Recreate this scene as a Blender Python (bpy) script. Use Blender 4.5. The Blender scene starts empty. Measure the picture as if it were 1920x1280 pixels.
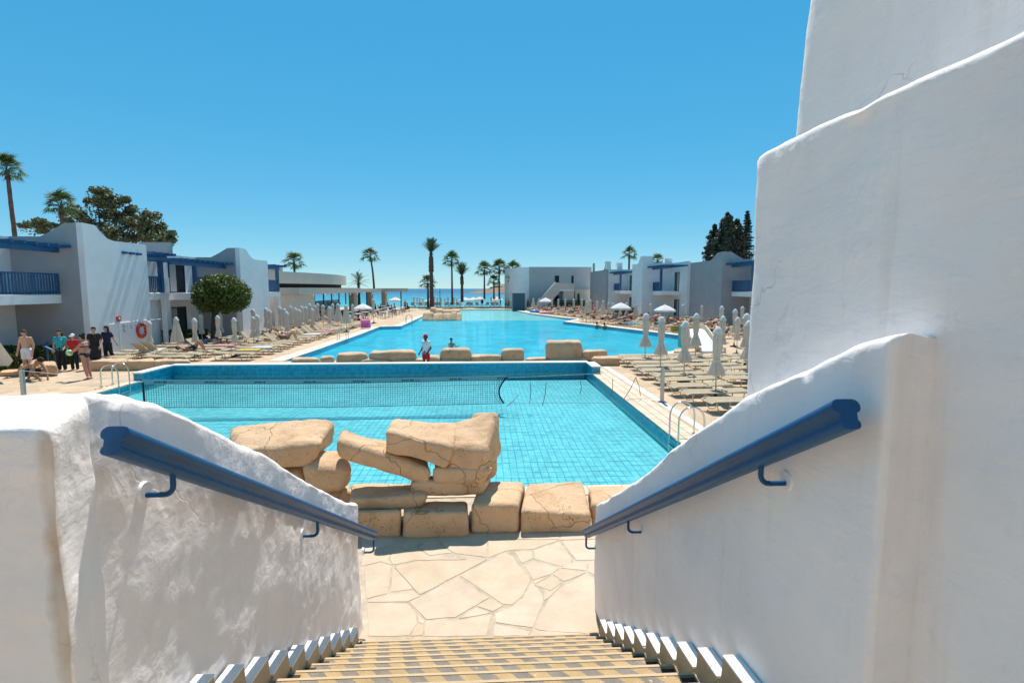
import bpy, bmesh, math, random
from mathutils import Vector, Matrix, noise
from mathutils.geometry import tessellate_polygon
R = math.radians
PI = math.pi
rnd = random.Random(7)
scene = bpy.context.scene
COL = scene.collection

# ------------------------------------------------------------------ camera, sky, sun, exposure
F, CX, CY, H = 990.0, 960.0, 640.0, 3.4          # focal length in photo pixels, centre, eye height above the deck
PITCH, YAW = math.atan(99.0 / 990.0), R(3.0)
cam_d = bpy.data.cameras.new('camera')
cam_d.sensor_width = 36.0
cam_d.lens = 36.0 * F / 1920.0
cam_d.clip_start, cam_d.clip_end = 0.05, 60000.0
cam_d.dof.use_dof = True
cam_d.dof.focus_distance = 11.0
cam_d.dof.aperture_fstop = 5.6
cam = bpy.data.objects.new('camera', cam_d)
COL.objects.link(cam)
cam.location = (0, 0, H)
cam.rotation_euler = (PI / 2 - PITCH, 0, -YAW)
scene.camera = cam

SUN_EL, SUN_AZ = R(62.0), R(4.0)                  # azimuth clockwise from +Y
world = bpy.data.worlds.new('World')
scene.world = world
world.use_nodes = True
wn = world.node_tree
wn.nodes.clear()
sky = wn.nodes.new('ShaderNodeTexSky')
sky.sky_type = 'NISHITA'
sky.sun_disc = False
sky.sun_elevation, sky.sun_rotation = SUN_EL, SUN_AZ
sky.altitude = 0.0
sky.air_density, sky.dust_density, sky.ozone_density = 0.8, 0.0, 10.0
hs = wn.nodes.new('ShaderNodeHueSaturation')
hs.inputs['Saturation'].default_value = 1.80
gm = wn.nodes.new('ShaderNodeGamma'); gm.inputs['Gamma'].default_value = 0.34      # one even grade over the whole sky
mu = wn.nodes.new('ShaderNodeMix'); mu.data_type = 'RGBA'; mu.blend_type = 'MULTIPLY'; mu.inputs[0].default_value = 1.0
mu.inputs[7].default_value = (2.60, 3.00, 3.05, 1)
bg = wn.nodes.new('ShaderNodeBackground')
bg.inputs['Strength'].default_value = 0.094
wo = wn.nodes.new('ShaderNodeOutputWorld')
wn.links.new(sky.outputs[0], gm.inputs['Color'])
wn.links.new(gm.outputs[0], mu.inputs[6])
wn.links.new(mu.outputs[2], hs.inputs['Color'])
wn.links.new(hs.outputs[0], bg.inputs['Color'])
wn.links.new(bg.outputs[0], wo.inputs['Surface'])
sun_d = bpy.data.lights.new('sun', 'SUN')
sun_d.energy = 4.2
sun_d.angle = R(0.53)
sun_d.color = (1.0, 0.945, 0.90)
sun = bpy.data.objects.new('sun', sun_d)
COL.objects.link(sun)
SUN_DIR = Vector((math.sin(SUN_AZ) * math.cos(SUN_EL), math.cos(SUN_AZ) * math.cos(SUN_EL), math.sin(SUN_EL)))
sun.rotation_euler = (-SUN_DIR).to_track_quat('-Z', 'Y').to_euler()
sun.location = (0, 20, 40)
vs = scene.view_settings
vs.view_transform, vs.look, vs.gamma, vs.exposure = 'Standard', 'None', 1.0, 0.58
vs.use_curve_mapping = False
scene.cycles.max_bounces = 8
scene.cycles.diffuse_bounces = 4
scene.cycles.glossy_bounces = 3
scene.cycles.use_adaptive_sampling = True
scene.cycles.adaptive_threshold = 0.015
scene.cycles.transparent_max_bounces = 16
scene.cycles.caustics_reflective = False
scene.cycles.caustics_refractive = False

# ------------------------------------------------------------------ pixel -> place
def ray(px, py):
    lat, v = (px - CX) / F, (py - CY) / F
    fw, drop = math.cos(PITCH) - v * math.sin(PITCH), v * math.cos(PITCH) + math.sin(PITCH)
    return Vector((lat * math.cos(YAW) + fw * math.sin(YAW), fw * math.cos(YAW) - lat * math.sin(YAW), -drop))
def on_z(px, py, z=0.0):
    d = ray(px, py); return Vector((0, 0, H)) + d * ((z - H) / d.z)
def on_x(px, py, x):
    d = ray(px, py); return Vector((0, 0, H)) + d * (x / d.x)
def on_y(px, py, y):
    d = ray(px, py); return Vector((0, 0, H)) + d * (y / d.y)
def ratio(px, py=560):
    d = ray(px, py); return d.x / d.y

# ------------------------------------------------------------------ objects
def tag(o, label=None, cat=None, group=None, kind=None):
    if label: o['label'] = label
    if cat: o['category'] = cat
    if group: o['group'] = group
    if kind: o['kind'] = kind
    return o
def thing(name, label, cat, loc=(0, 0, 0), group=None):
    o = bpy.data.objects.new(name, None)
    o.empty_display_size = 0.2
    COL.objects.link(o)
    o.location = loc
    return tag(o, label, cat, group)
def world_loc(o):
    v = Vector((0, 0, 0))
    while o is not None:
        v += Vector(o.location); o = o.parent
    return v
def copy_tree(o, parent=None):
    c = o.copy(); COL.objects.link(c); c.parent = parent
    for ch in o.children: copy_tree(ch, c)
    return c
def place(proto, used, loc, rz=0.0, s=1.0, label=None, sz=None):
    o = proto if not used.get(proto.name_full) else copy_tree(proto)
    used[proto.name_full] = True
    o.location = loc; o.rotation_euler = (0, 0, rz)
    o.scale = (s, s, s if sz is None else sz)
    if label: o['label'] = label
    return o
def link_mesh(name, me, mat=None, parent=None):
    o = bpy.data.objects.new(name, me); COL.objects.link(o)
    if mat is not None and not me.materials: me.materials.append(mat)
    o.parent = parent
    return o
ORD = ['first', 'second', 'third', 'fourth', 'fifth', 'sixth', 'seventh', 'eighth', 'ninth', 'tenth', 'eleventh', 'twelfth', 'thirteenth',
       'fourteenth', 'fifteenth', 'sixteenth', 'seventeenth', 'eighteenth', 'nineteenth', 'twentieth']
TENS = {2: 'twenty', 3: 'thirty', 4: 'forty', 5: 'fifty', 6: 'sixty', 7: 'seventy', 8: 'eighty', 9: 'ninety'}
def ordinal(i):
    n = i + 1
    if n <= 20: return ORD[i]
    if n >= 100: return 'hundred-and-' + ordinal(n - 101) if n > 100 else 'hundredth'
    if n % 10 == 0: return TENS[n // 10][:-1] + 'ieth'
    return TENS[n // 10] + '-' + ORD[n % 10 - 1]

class MB:
    """collects shapes given in scene coordinates; build() links them as one mesh object"""
    def __init__(s): s.v, s.f, s.sm = [], [], []
    def add(s, vs_, fs, smooth=False):
        b = len(s.v)
        s.v += [Vector(p) for p in vs_]
        s.f += [tuple(b + i for i in f) for f in fs]
        s.sm += [smooth] * len(fs)
        return s
    def box(s, x0, x1, y0, y1, z0, z1):
        p = [(x, y, z) for x in (x0, x1) for y in (y0, y1) for z in (z0, z1)]
        return s.add(p, [(0, 1, 3, 2), (4, 6, 7, 5), (0, 4, 5, 1), (2, 3, 7, 6), (0, 2, 6, 4), (1, 5, 7, 3)])
    def obox(s, c, hx, hy, hz, ax=(1, 0, 0), ay=(0, 1, 0), az=(0, 0, 1)):
        c, ax, ay, az = Vector(c), Vector(ax), Vector(ay), Vector(az)
        p = [c + ax * (hx * i) + ay * (hy * j) + az * (hz * k) for i in (-1, 1) for j in (-1, 1) for k in (-1, 1)]
        return s.add(p, [(0, 1, 3, 2), (4, 6, 7, 5), (0, 4, 5, 1), (2, 3, 7, 6), (0, 2, 6, 4), (1, 5, 7, 3)])
    def bar(s, a, b, w, h, up=(0, 0, 1)):
        a, b = Vector(a), Vector(b); d = (b - a); L = d.length; d.normalize()
        sd = d.cross(Vector(up))
        if sd.length < 1e-5: sd = d.cross(Vector((1, 0, 0)))
        sd.normalize(); u = sd.cross(d)
        return s.obox((a + b) / 2, L / 2, w / 2, h / 2, d, sd, u)
    def prism(s, poly, axis, t0, t1):
        """poly: 2-D points; axis 'x': (y,z), 'y': (x,z), 'z': (x,y)"""
        def P(q, t):
            return {'x': (t, q[0], q[1]), 'y': (q[0], t, q[1]), 'z': (q[0], q[1], t)}[axis]
        n = len(poly)
        pts = [P(q, t0) for q in poly] + [P(q, t1) for q in poly]
        tri = tessellate_polygon([[Vector((q[0], q[1], 0)) for q in poly]])
        fs = [tuple(t) for t in tri] + [tuple(n + i for i in reversed(t)) for t in tri]
        fs += [(i, (i + 1) % n, n + (i + 1) % n, n + i) for i in range(n)]
        return s.add(pts, fs)
    def tube(s, pts, r, n=8, caps=True, smooth=True):
        pts = [Vector(p) for p in pts]
        rs = r if isinstance(r, (list, tuple)) else [r] * len(pts)
        base, prev = [], None
        for i, p in enumerate(pts):
            t = (pts[min(i + 1, len(pts) - 1)] - pts[max(i - 1, 0)]).normalized()
            if prev is None:
                a = t.cross(Vector((0, 0, 1)))
                if a.length < 1e-3: a = t.cross(Vector((1, 0, 0)))
            else: a = prev - t * prev.dot(t)
            a.normalize(); prev = a; b = t.cross(a)
            for k in range(n):
                an = 2 * PI * k / n
                base.append(p + a * (rs[i] * math.cos(an)) + b * (rs[i] * math.sin(an)))
        fs = []
        for i in range(len(pts) - 1):
            for k in range(n):
                k2 = (k + 1) % n
                fs.append((i * n + k, i * n + k2, (i + 1) * n + k2, (i + 1) * n + k))
        s.add(base, fs, smooth)
        if caps:
            s.add(base[:n], [tuple(reversed(range(n)))]); s.add(base[-n:], [tuple(range(n))])
        return s
    def lathe(s, c, prof, n=16, smooth=True, mod=None):
        """prof: (radius, z) from bottom to top around the vertical axis through c; mod(k, i, r) changes the radius"""
        c = Vector(c); vs_ = []
        for i, (r, z) in enumerate(prof):
            for k in range(n):
                rr = mod(k, i, r) if mod else r
                an = 2 * PI * k / n
                vs_.append(c + Vector((rr * math.cos(an), rr * math.sin(an), z)))
        fs = []
        for i in range(len(prof) - 1):
            for k in range(n):
                k2 = (k + 1) % n
                fs.append((i * n + k, i * n + k2, (i + 1) * n + k2, (i + 1) * n + k))
        return s.add(vs_, fs, smooth)
    def capsule(s, a, b, ra, rb, n=10, m=4):
        a, b = Vector(a), Vector(b); d = b - a
        if d.length < 1e-6: d = Vector((0, 0, 1e-4))
        t = d.normalized(); pts, rs = [], []
        for i in range(m):
            an = PI / 2 * (1 - i / m); pts.append(a - t * (ra * math.sin(an))); rs.append(max(ra * math.cos(an), 1e-4))
        pts.append(a); rs.append(ra); pts.append(b); rs.append(rb)
        for i in range(1, m + 1):
            an = PI / 2 * i / m; pts.append(b + t * (rb * math.sin(an))); rs.append(max(rb * math.cos(an), 1e-4))
        return s.tube(pts, rs, n)
    def ellipsoid(s, c, r, n=14, m=9):
        c = Vector(c)
        vs_, fs = [], []
        for i in range(m + 1):
            th = PI * i / m
            for k in range(n):
                an = 2 * PI * k / n
                q = max(math.sin(th), 1e-3)
                vs_.append(c + Vector((r[0] * q * math.cos(an), r[1] * q * math.sin(an), r[2] * math.cos(th))))
        for i in range(m):
            for k in range(n):
                k2 = (k + 1) % n
                fs.append((i * n + k, (i + 1) * n + k, (i + 1) * n + k2, i * n + k2))
        return s.add(vs_, fs, True)
    def mesh(s, name, off=Vector((0, 0, 0)), fix=True):
        me = bpy.data.meshes.new(name)
        me.from_pydata([tuple(p - off) for p in s.v], [], s.f)
        me.polygons.foreach_set('use_smooth', s.sm)
        if fix:
            bm = bmesh.new(); bm.from_mesh(me)
            bmesh.ops.recalc_face_normals(bm, faces=bm.faces)
            bm.to_mesh(me); bm.free()
        me.update()
        return me
    def build(s, name, mat, parent=None, fix=True, world=True):
        off = world_loc(parent) if (parent is not None and world) else Vector((0, 0, 0))
        return link_mesh(name, s.mesh(name, off, fix), mat, parent)

def one(name, mb, mat, label, cat, group=None, base=None):
    """a thing that is a single mesh, with its origin at its base"""
    xs = [p.x for p in mb.v]; ys = [p.y for p in mb.v]; zs = [p.z for p in mb.v]
    b = Vector(base) if base else Vector(((min(xs) + max(xs)) / 2, (min(ys) + max(ys)) / 2, min(zs)))
    o = link_mesh(name, mb.mesh(name, b), mat); o.location = b
    return tag(o, label, cat, group)
def struct(name, mb, mat):
    return tag(mb.build(name, mat), kind='structure')

# ------------------------------------------------------------------ materials
def new_mat(name):
    m = bpy.data.materials.new(name); m.use_nodes = True
    return m, m.node_tree.nodes, m.node_tree.links, m.node_tree.nodes['Principled BSDF']
def ramp(nt, fac, stops):
    r = nt.nodes.new('ShaderNodeValToRGB')
    el = r.color_ramp.elements
    while len(el) < len(stops): el.new(0.5)
    for e, (p, c) in zip(el, stops): e.position, e.color = p, (*c, 1) if len(c) == 3 else c
    nt.links.new(fac, r.inputs[0]); return r.outputs[0]
def tex_noise(nt, co, scale, detail=4, rough=0.55, dist=0.0):
    n = nt.nodes.new('ShaderNodeTexNoise'); n.inputs['Scale'].default_value = scale
    n.inputs['Detail'].default_value = detail; n.inputs['Roughness'].default_value = rough; n.inputs['Distortion'].default_value = dist
    if co is not None: nt.links.new(co, n.inputs['Vector'])
    return n.outputs['Fac']
def tex_vor(nt, co, scale, feature='F1', rand=1.0):
    n = nt.nodes.new('ShaderNodeTexVoronoi'); n.feature = feature
    n.inputs['Scale'].default_value = scale; n.inputs['Randomness'].default_value = rand
    if co is not None: nt.links.new(co, n.inputs['Vector'])
    return n.outputs['Distance']
def mixc(nt, fac, a, b, mode='MIX'):
    m = nt.nodes.new('ShaderNodeMix'); m.data_type = 'RGBA'; m.blend_type = mode
    for sock, val in ((m.inputs[0], fac), (m.inputs[6], a), (m.inputs[7], b)):
        if isinstance(val, (int, float)): sock.default_value = val
        elif isinstance(val, (tuple, list)): sock.default_value = (*val, 1)
        else: nt.links.new(val, sock)
    return m.outputs[2]
def mathn(nt, op, a, b=None, c=None):
    m = nt.nodes.new('ShaderNodeMath'); m.operation = op
    for i, val in enumerate((a, b, c)):
        if val is None: continue
        if isinstance(val, (int, float)): m.inputs[i].default_value = val
        else: nt.links.new(val, m.inputs[i])
    return m.outputs[0]
def bumpn(nt, h, strength, dist, prev=None):
    b = nt.nodes.new('ShaderNodeBump'); b.inputs['Strength'].default_value = strength; b.inputs['Distance'].default_value = dist
    nt.links.new(h, b.inputs['Height'])
    if prev is not None: nt.links.new(prev, b.inputs['Normal'])
    return b.outputs[0]
def coords(nt, kind='Object'):
    return nt.nodes.new('ShaderNodeTexCoord').outputs[kind]
def geo_pos(nt):
    return nt.nodes.new('ShaderNodeNewGeometry').outputs['Position']
def obj_rand(nt):
    return nt.nodes.new('ShaderNodeObjectInfo').outputs['Random']
def simple(name, c, rough=0.6, metal=0.0, var=0.0, nscale=8.0, bump=0.0, bscale=30.0, bdist=0.01, spec=0.5, vary_obj=0.0, sheen=0.0):
    m, n, l, p = new_mat(name); nt = m.node_tree
    p.inputs['Roughness'].default_value = rough; p.inputs['Metallic'].default_value = metal
    p.inputs['Specular IOR Level'].default_value = spec
    p.inputs['Base Color'].default_value = (*c, 1)
    out = None
    if var > 0:
        co = coords(nt)
        out = ramp(nt, tex_noise(nt, co, nscale), [(0.25, [x * (1 - var) for x in c]), (0.75, [min(x * (1 + var), 1) for x in c])])
    if vary_obj > 0:
        f = mathn(nt, 'MULTIPLY_ADD', obj_rand(nt), 2 * vary_obj, 1 - vary_obj)
        g = nt.nodes.new('ShaderNodeCombineColor')
        for i in range(3): l.new(f, g.inputs[i])
        out = mixc(nt, 1.0, out if out is not None else tuple(c), g.outputs[0], 'MULTIPLY')
    if out is not None: l.new(out, p.inputs['Base Color'])
    if bump > 0:
        l.new(bumpn(nt, tex_noise(nt, coords(nt), bscale), bump, bdist), p.inputs['Normal'])
    return m

def plaster_mat(name, c, stain=0.10, rough=0.5, strength=0.6):
    """whitewashed render: smooth trowelled areas, rougher patches (more of them the higher rough is), stroke marks, stains, hairline cracks"""
    m, n, l, p = new_mat(name); nt = m.node_tree
    co = geo_pos(nt)
    col = ramp(nt, tex_noise(nt, co, 1.3, 5, 0.6), [(0.3, [x * (1 - stain) for x in c]), (0.62, c)])
    mp = nt.nodes.new('ShaderNodeMapping'); mp.inputs['Scale'].default_value = (7, 7, 0.5); l.new(co, mp.inputs[0])
    st = ramp(nt, tex_noise(nt, mp.outputs[0], 1.0, 5, 0.6), [(0.58, (1, 1, 1)), (0.80, (0.80, 0.72, 0.63))])
    col = mixc(nt, 0.5, col, st, 'MULTIPLY')
    sp = ramp(nt, tex_noise(nt, co, 19.0, 4, 0.6), [(0.60, (1, 1, 1)), (0.80, (0.84, 0.79, 0.75))])
    col = mixc(nt, 0.4, col, sp, 'MULTIPLY')
    wob = nt.nodes.new('ShaderNodeTexNoise'); wob.inputs['Scale'].default_value = 2.2; wob.inputs['Detail'].default_value = 4; l.new(co, wob.inputs['Vector'])
    wadd = nt.nodes.new('ShaderNodeVectorMath'); wadd.operation = 'MULTIPLY_ADD'
    l.new(wob.outputs['Color'], wadd.inputs[0]); wadd.inputs[1].default_value = (0.6, 0.6, 0.6); l.new(co, wadd.inputs[2])
    vo = tex_vor(nt, wadd.outputs[0], 0.75, 'DISTANCE_TO_EDGE')
    cr = mathn(nt, 'MULTIPLY', ramp(nt, vo, [(0.0, (1, 1, 1)), (0.004, (0, 0, 0))]), ramp(nt, tex_noise(nt, co, 0.9, 2), [(0.5, (0, 0, 0)), (0.58, (1, 1, 1))]))
    col = mixc(nt, mathn(nt, 'MULTIPLY', cr, 0.35), col, (0.5, 0.44, 0.38))
    l.new(col, p.inputs['Base Color']); p.inputs['Roughness'].default_value = 0.82
    p.inputs['Specular IOR Level'].default_value = 0.25
    mask = ramp(nt, tex_noise(nt, co, 1.9, 4, 0.6), [(0.66 - 0.32 * rough, (0, 0, 0)), (0.78 - 0.30 * rough, (1, 1, 1))])
    mp2 = nt.nodes.new('ShaderNodeMapping'); mp2.inputs['Rotation'].default_value = (R(35), R(20), 0); mp2.inputs['Scale'].default_value = (6, 4.5, 13); l.new(co, mp2.inputs[0])
    coarse = mathn(nt, 'MULTIPLY', mask, tex_noise(nt, co, 13.0, 6, 0.66, 0.9))
    stroke = mathn(nt, 'MULTIPLY', tex_noise(nt, mp2.outputs[0], 1.0, 4, 0.55, 0.3), 0.42)
    fine = mathn(nt, 'MULTIPLY', tex_noise(nt, co, 80.0, 3, 0.6), 0.07)
    h = mathn(nt, 'SUBTRACT', mathn(nt, 'ADD', mathn(nt, 'ADD', coarse, stroke), fine), mathn(nt, 'MULTIPLY', cr, 0.25))
    l.new(bumpn(nt, h, strength, 0.028), p.inputs['Normal'])
    return m
def rock_mat(name, c):
    m, n, l, p = new_mat(name); nt = m.node_tree
    co = geo_pos(nt)
    col = ramp(nt, tex_noise(nt, co, 2.2, 6, 0.62), [(0.25, [c[0] * .80, c[1] * .74, c[2] * .66]), (0.5, c), (0.78, [c[0] * 1.12, c[1] * 1.14, c[2] * 1.18])])
    pits = tex_noise(nt, co, 38.0, 3, 0.5)
    patch = tex_noise(nt, co, 3.1, 3, 0.5)
    pm = mathn(nt, 'MULTIPLY', ramp(nt, pits, [(0.60, (0, 0, 0)), (0.70, (1, 1, 1))]), ramp(nt, patch, [(0.48, (0, 0, 0)), (0.62, (1, 1, 1))]))
    col = mixc(nt, mathn(nt, 'MULTIPLY', pm, 0.75), col, (c[0] * .32, c[1] * .26, c[2] * .2))
    # a few hairline cracks
    vo = tex_vor(nt, co, 0.9, 'DISTANCE_TO_EDGE')
    wob = nt.nodes.new('ShaderNodeTexNoise'); wob.inputs['Scale'].default_value = 3.0; l.new(co, wob.inputs['Vector'])
    add = nt.nodes.new('ShaderNodeVectorMath'); add.operation = 'MULTIPLY_ADD'
    l.new(wob.outputs['Color'], add.inputs[0]); add.inputs[1].default_value = (0.35, 0.35, 0.35); l.new(co, add.inputs[2])
    l.new(add.outputs[0], vo.node.inputs['Vector'])
    cr = ramp(nt, vo, [(0.0, (1, 1, 1)), (0.006, (0, 0, 0))])
    col = mixc(nt, mathn(nt, 'MULTIPLY', cr, 0.5), col, (c[0] * .25, c[1] * .2, c[2] * .16))
    l.new(col, p.inputs['Base Color']); p.inputs['Roughness'].default_value = 0.9; p.inputs['Specular IOR Level'].default_value = 0.2
    h = mathn(nt, 'SUBTRACT', mathn(nt, 'ADD', tex_noise(nt, co, 13.0, 6, 0.6), mathn(nt, 'MULTIPLY', tex_noise(nt, co, 90.0, 2, 0.5), 0.35)), mathn(nt, 'ADD', mathn(nt, 'MULTIPLY', pm, 0.6), mathn(nt, 'MULTIPLY', cr, 0.5)))
    l.new(bumpn(nt, h, 0.8, 0.035), p.inputs['Normal'])
    return m
def deck_mat(name, c, vor=1.5, joint=0.02):
    """crazy paving too far off to build stone by stone"""
    m, n, l, p = new_mat(name); nt = m.node_tree
    co = geo_pos(nt)
    v = nt.nodes.new('ShaderNodeTexVoronoi'); v.inputs['Scale'].default_value = vor; l.new(co, v.inputs['Vector'])
    hue = ramp(nt, mathn(nt, 'FRACT', mathn(nt, 'MULTIPLY', nt.nodes.new('ShaderNodeSeparateColor').outputs[0], 1.0)), [(0, (1, 1, 1)), (1, (1, 1, 1))])
    sc = hue.node
    sepc = [x for x in nt.nodes if x.type == 'SEPARATE_COLOR'][0]; l.new(v.outputs['Color'], sepc.inputs[0])
    sc.color_ramp.elements[0].color = (0.86, 0.83, 0.80, 1); sc.color_ramp.elements[1].color = (1.06, 1.04, 1.02, 1)
    col = ramp(nt, tex_noise(nt, co, 0.9, 6, 0.65), [(0.28, [c[0] * .84, c[1] * .80, c[2] * .74]), (0.7, [min(1, x * 1.05) for x in c])])
    col = mixc(nt, 1.0, col, hue, 'MULTIPLY')
    ed = tex_vor(nt, co, vor, 'DISTANCE_TO_EDGE')
    j = ramp(nt, ed, [(0.0, (1, 1, 1)), (joint, (0, 0, 0))])
    col = mixc(nt, mathn(nt, 'MULTIPLY', j, 0.55), col, (c[0] * .5, c[1] * .46, c[2] * .42))
    l.new(col, p.inputs['Base Color']); p.inputs['Roughness'].default_value = 0.85; p.inputs['Specular IOR Level'].default_value = 0.2
    l.new(bumpn(nt, mathn(nt, 'SUBTRACT', tex_noise(nt, co, 18.0, 4), mathn(nt, 'MULTIPLY', j, 1.5)), 0.3, 0.01), p.inputs['Normal'])
    return m
def leaf_mat(name, c, trans=0.25):
    m, n, l, p = new_mat(name); nt = m.node_tree
    col = ramp(nt, tex_noise(nt, geo_pos(nt), 1.7, 3), [(0.3, [x * .6 for x in c]), (0.7, [x * 1.35 for x in c])])
    l.new(col, p.inputs['Base Color']); p.inputs['Roughness'].default_value = 0.55
    tr = n.new('ShaderNodeBsdfTranslucent'); l.new(col, tr.inputs['Color'])
    mx = n.new('ShaderNodeMixShader'); mx.inputs[0].default_value = trans
    l.new(p.outputs[0], mx.inputs[1]); l.new(tr.outputs[0], mx.inputs[2]); l.new(mx.outputs[0], n['Material Output'].inputs['Surface'])
    return m
def cloth_mat(name, c, trans=0.3, vary=0.0):
    m, n, l, p = new_mat(name); nt = m.node_tree
    col = ramp(nt, tex_noise(nt, coords(nt), 9.0, 3), [(0.3, [x * .9 for x in c]), (0.7, [min(1, x * 1.06) for x in c])])
    l.new(col, p.inputs['Base Color']); p.inputs['Roughness'].default_value = 0.9; p.inputs['Specular IOR Level'].default_value = 0.1
    if trans > 0:
        tr = n.new('ShaderNodeBsdfTranslucent'); l.new(col, tr.inputs['Color'])
        mx = n.new('ShaderNodeMixShader'); mx.inputs[0].default_value = trans
        l.new(p.outputs[0], mx.inputs[1]); l.new(tr.outputs[0], mx.inputs[2]); l.new(mx.outputs[0], n['Material Output'].inputs['Surface'])
    return m
def water_mat(name, tint, w1, w2, strength, dist, refl=0.8):
    """clear pool water: light passes straight through tinted, the sky mirrors by Fresnel off a rippled surface"""
    m, n, l, p = new_mat(name); nt = m.node_tree
    n.remove(p)
    co = geo_pos(nt)
    mp = nt.nodes.new('ShaderNodeMapping'); mp.inputs['Scale'].default_value = (0.8, 1.35, 1); l.new(co, mp.inputs[0])
    h = mathn(nt, 'ADD', tex_noise(nt, mp.outputs[0], w1, 3, 0.5, 0.8), mathn(nt, 'MULTIPLY', tex_noise(nt, mp.outputs[0], w2, 2, 0.5, 0.4), 0.35))
    bm_ = bumpn(nt, h, strength, dist)
    tr = n.new('ShaderNodeBsdfTransparent'); tr.inputs['Color'].default_value = (*tint, 1)
    gl = n.new('ShaderNodeBsdfGlossy'); gl.inputs['Roughness'].default_value = 0.02; l.new(bm_, gl.inputs['Normal'])
    fr = n.new('ShaderNodeFresnel'); fr.inputs['IOR'].default_value = 1.33; l.new(bm_, fr.inputs['Normal'])
    mx = n.new('ShaderNodeMixShader'); l.new(mathn(nt, 'MULTIPLY', fr.outputs[0], refl), mx.inputs[0])
    l.new(tr.outputs[0], mx.inputs[1]); l.new(gl.outputs[0], mx.inputs[2]); l.new(mx.outputs[0], n['Material Output'].inputs['Surface'])
    return m

M = {}
M['white'] = plaster_mat('white_plaster', (0.90, 0.83, 0.785), rough=0.7, strength=0.45)
M['white_smooth'] = plaster_mat('white_plaster_smooth', (0.90, 0.83, 0.79), rough=0.16, strength=0.5)
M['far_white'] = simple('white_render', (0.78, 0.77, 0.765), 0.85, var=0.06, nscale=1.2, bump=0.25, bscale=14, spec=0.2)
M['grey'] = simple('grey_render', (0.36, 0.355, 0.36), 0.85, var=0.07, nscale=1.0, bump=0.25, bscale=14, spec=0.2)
M['cream_wall'] = simple('cream_render', (0.62, 0.57, 0.49), 0.85, var=0.06, nscale=1.0, spec=0.2)
M['blue'] = simple('blue_paint', (0.0015, 0.066, 0.175), 0.42, var=0.18, nscale=9, bump=0.12, bscale=45, spec=0.3)
M['blue_far'] = simple('blue_woodwork', (0.012, 0.085, 0.20), 0.45, var=0.15, nscale=3)
M['rock'] = rock_mat('sandstone_render', (0.64, 0.42, 0.245))
M['rock_far'] = rock_mat('pale_sandstone_render', (0.61, 0.405, 0.24))
M['deck'] = deck_mat('crazy_paving', (0.55, 0.42, 0.29))
M['grout'] = simple('grout', (0.45, 0.36, 0.255), 0.95, var=0.25, nscale=7, bump=0.5, bscale=70)
M['glass'] = simple('window_glass', (0.015, 0.018, 0.022), 0.06, spec=0.7)
M['curtain'] = simple('curtain', (0.42, 0.42, 0.42), 0.9, var=0.2, nscale=18)
M['frame'] = simple('dark_frame', (0.012, 0.018, 0.032), 0.4)
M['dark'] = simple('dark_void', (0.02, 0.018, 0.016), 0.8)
M['steel'] = simple('stainless_steel', (0.62, 0.60, 0.55), 0.16, metal=1.0)
M['grey_metal'] = simple('grey_metal', (0.42, 0.42, 0.42), 0.35, metal=0.7)
M['bark'] = simple('bark', (0.11, 0.075, 0.05), 0.95, var=0.4, nscale=9, bump=0.8, bscale=20)
M['palm_bark'] = simple('palm_bark', (0.115, 0.072, 0.05), 0.95, var=0.45, nscale=6, bump=0.9, bscale=16, bdist=0.05)
M['palm_leaf'] = leaf_mat('palm_leaf', (0.07, 0.115, 0.024), 0.35)
M['date_leaf'] = leaf_mat('date_palm_leaf', (0.05, 0.085, 0.03))
M['ficus'] = leaf_mat('ficus_leaf', (0.088, 0.118, 0.015), 0.35)
M['olive'] = leaf_mat('eucalyptus_leaf', (0.125, 0.14, 0.06), 0.4)
M['conifer'] = leaf_mat('conifer_leaf', (0.028, 0.040, 0.018), 0.1)
M['hedge'] = leaf_mat('hedge_leaf', (0.065, 0.095, 0.015))
M['canvas'] = cloth_mat('parasol_canvas', (0.77, 0.69, 0.595), 0.28)
M['white_canvas'] = cloth_mat('white_canvas', (0.76, 0.74, 0.70), 0.2)
M['sling'] = cloth_mat('taupe_sling', (0.40, 0.335, 0.225), 0.12)
M['lounger_frame'] = simple('champagne_metal', (0.50, 0.40, 0.26), 0.45, metal=0.2)
M['white_paint'] = simple('white_paint', (0.80, 0.80, 0.79), 0.45)
# ================================================================== GROUND, POOLS, SEA
PX0, PX1, PY0, PY1 = -12.65, 4.3, 8.75, 22.0      # near pool basin
WATER = -0.13
big_px = [(548, 671), (600, 654), (679, 625.6), (712.5, 612.5), (752, 611.6), (793, 593), (830, 584), (862, 580.5), (915, 579.8), (959, 580.5), (996, 588), (1060, 596),
          (1084, 597.8), (1056, 603), (1120, 610), (1202, 620), (1274, 629), (1303, 639), (1300, 652), (1240, 662), (1180, 668)]
big = [on_z(x, y).to_2d() for x, y in big_px]
big[0].y = big[-1].y = 25.2
hole1 = [(PX0, PY0), (PX1, PY0), (PX1, PY1), (PX1 - .2, 24.2), (PX0 + .2, 24.2), (PX0, PY1)]
outer = [(-900, -60), (900, -60), (900, 99), (40, 99), (-60, 99), (-900, 99)]
loops = [[Vector((x, y, 0)) for x, y in lp] for lp in (outer, hole1, big)]
tri = tessellate_polygon(loops)
flat = [p for lp in loops for p in lp]
deck = MB().add(flat, [tuple(t) for t in tri])
struct('pool_deck', deck, M['deck'])
# walkway between the two pools, a step lower than the deck
struct('walkway', MB().box(PX0 + .2, PX1 - .2, 22.32, 24.2, -0.6, -0.28), M['deck'])
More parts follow.
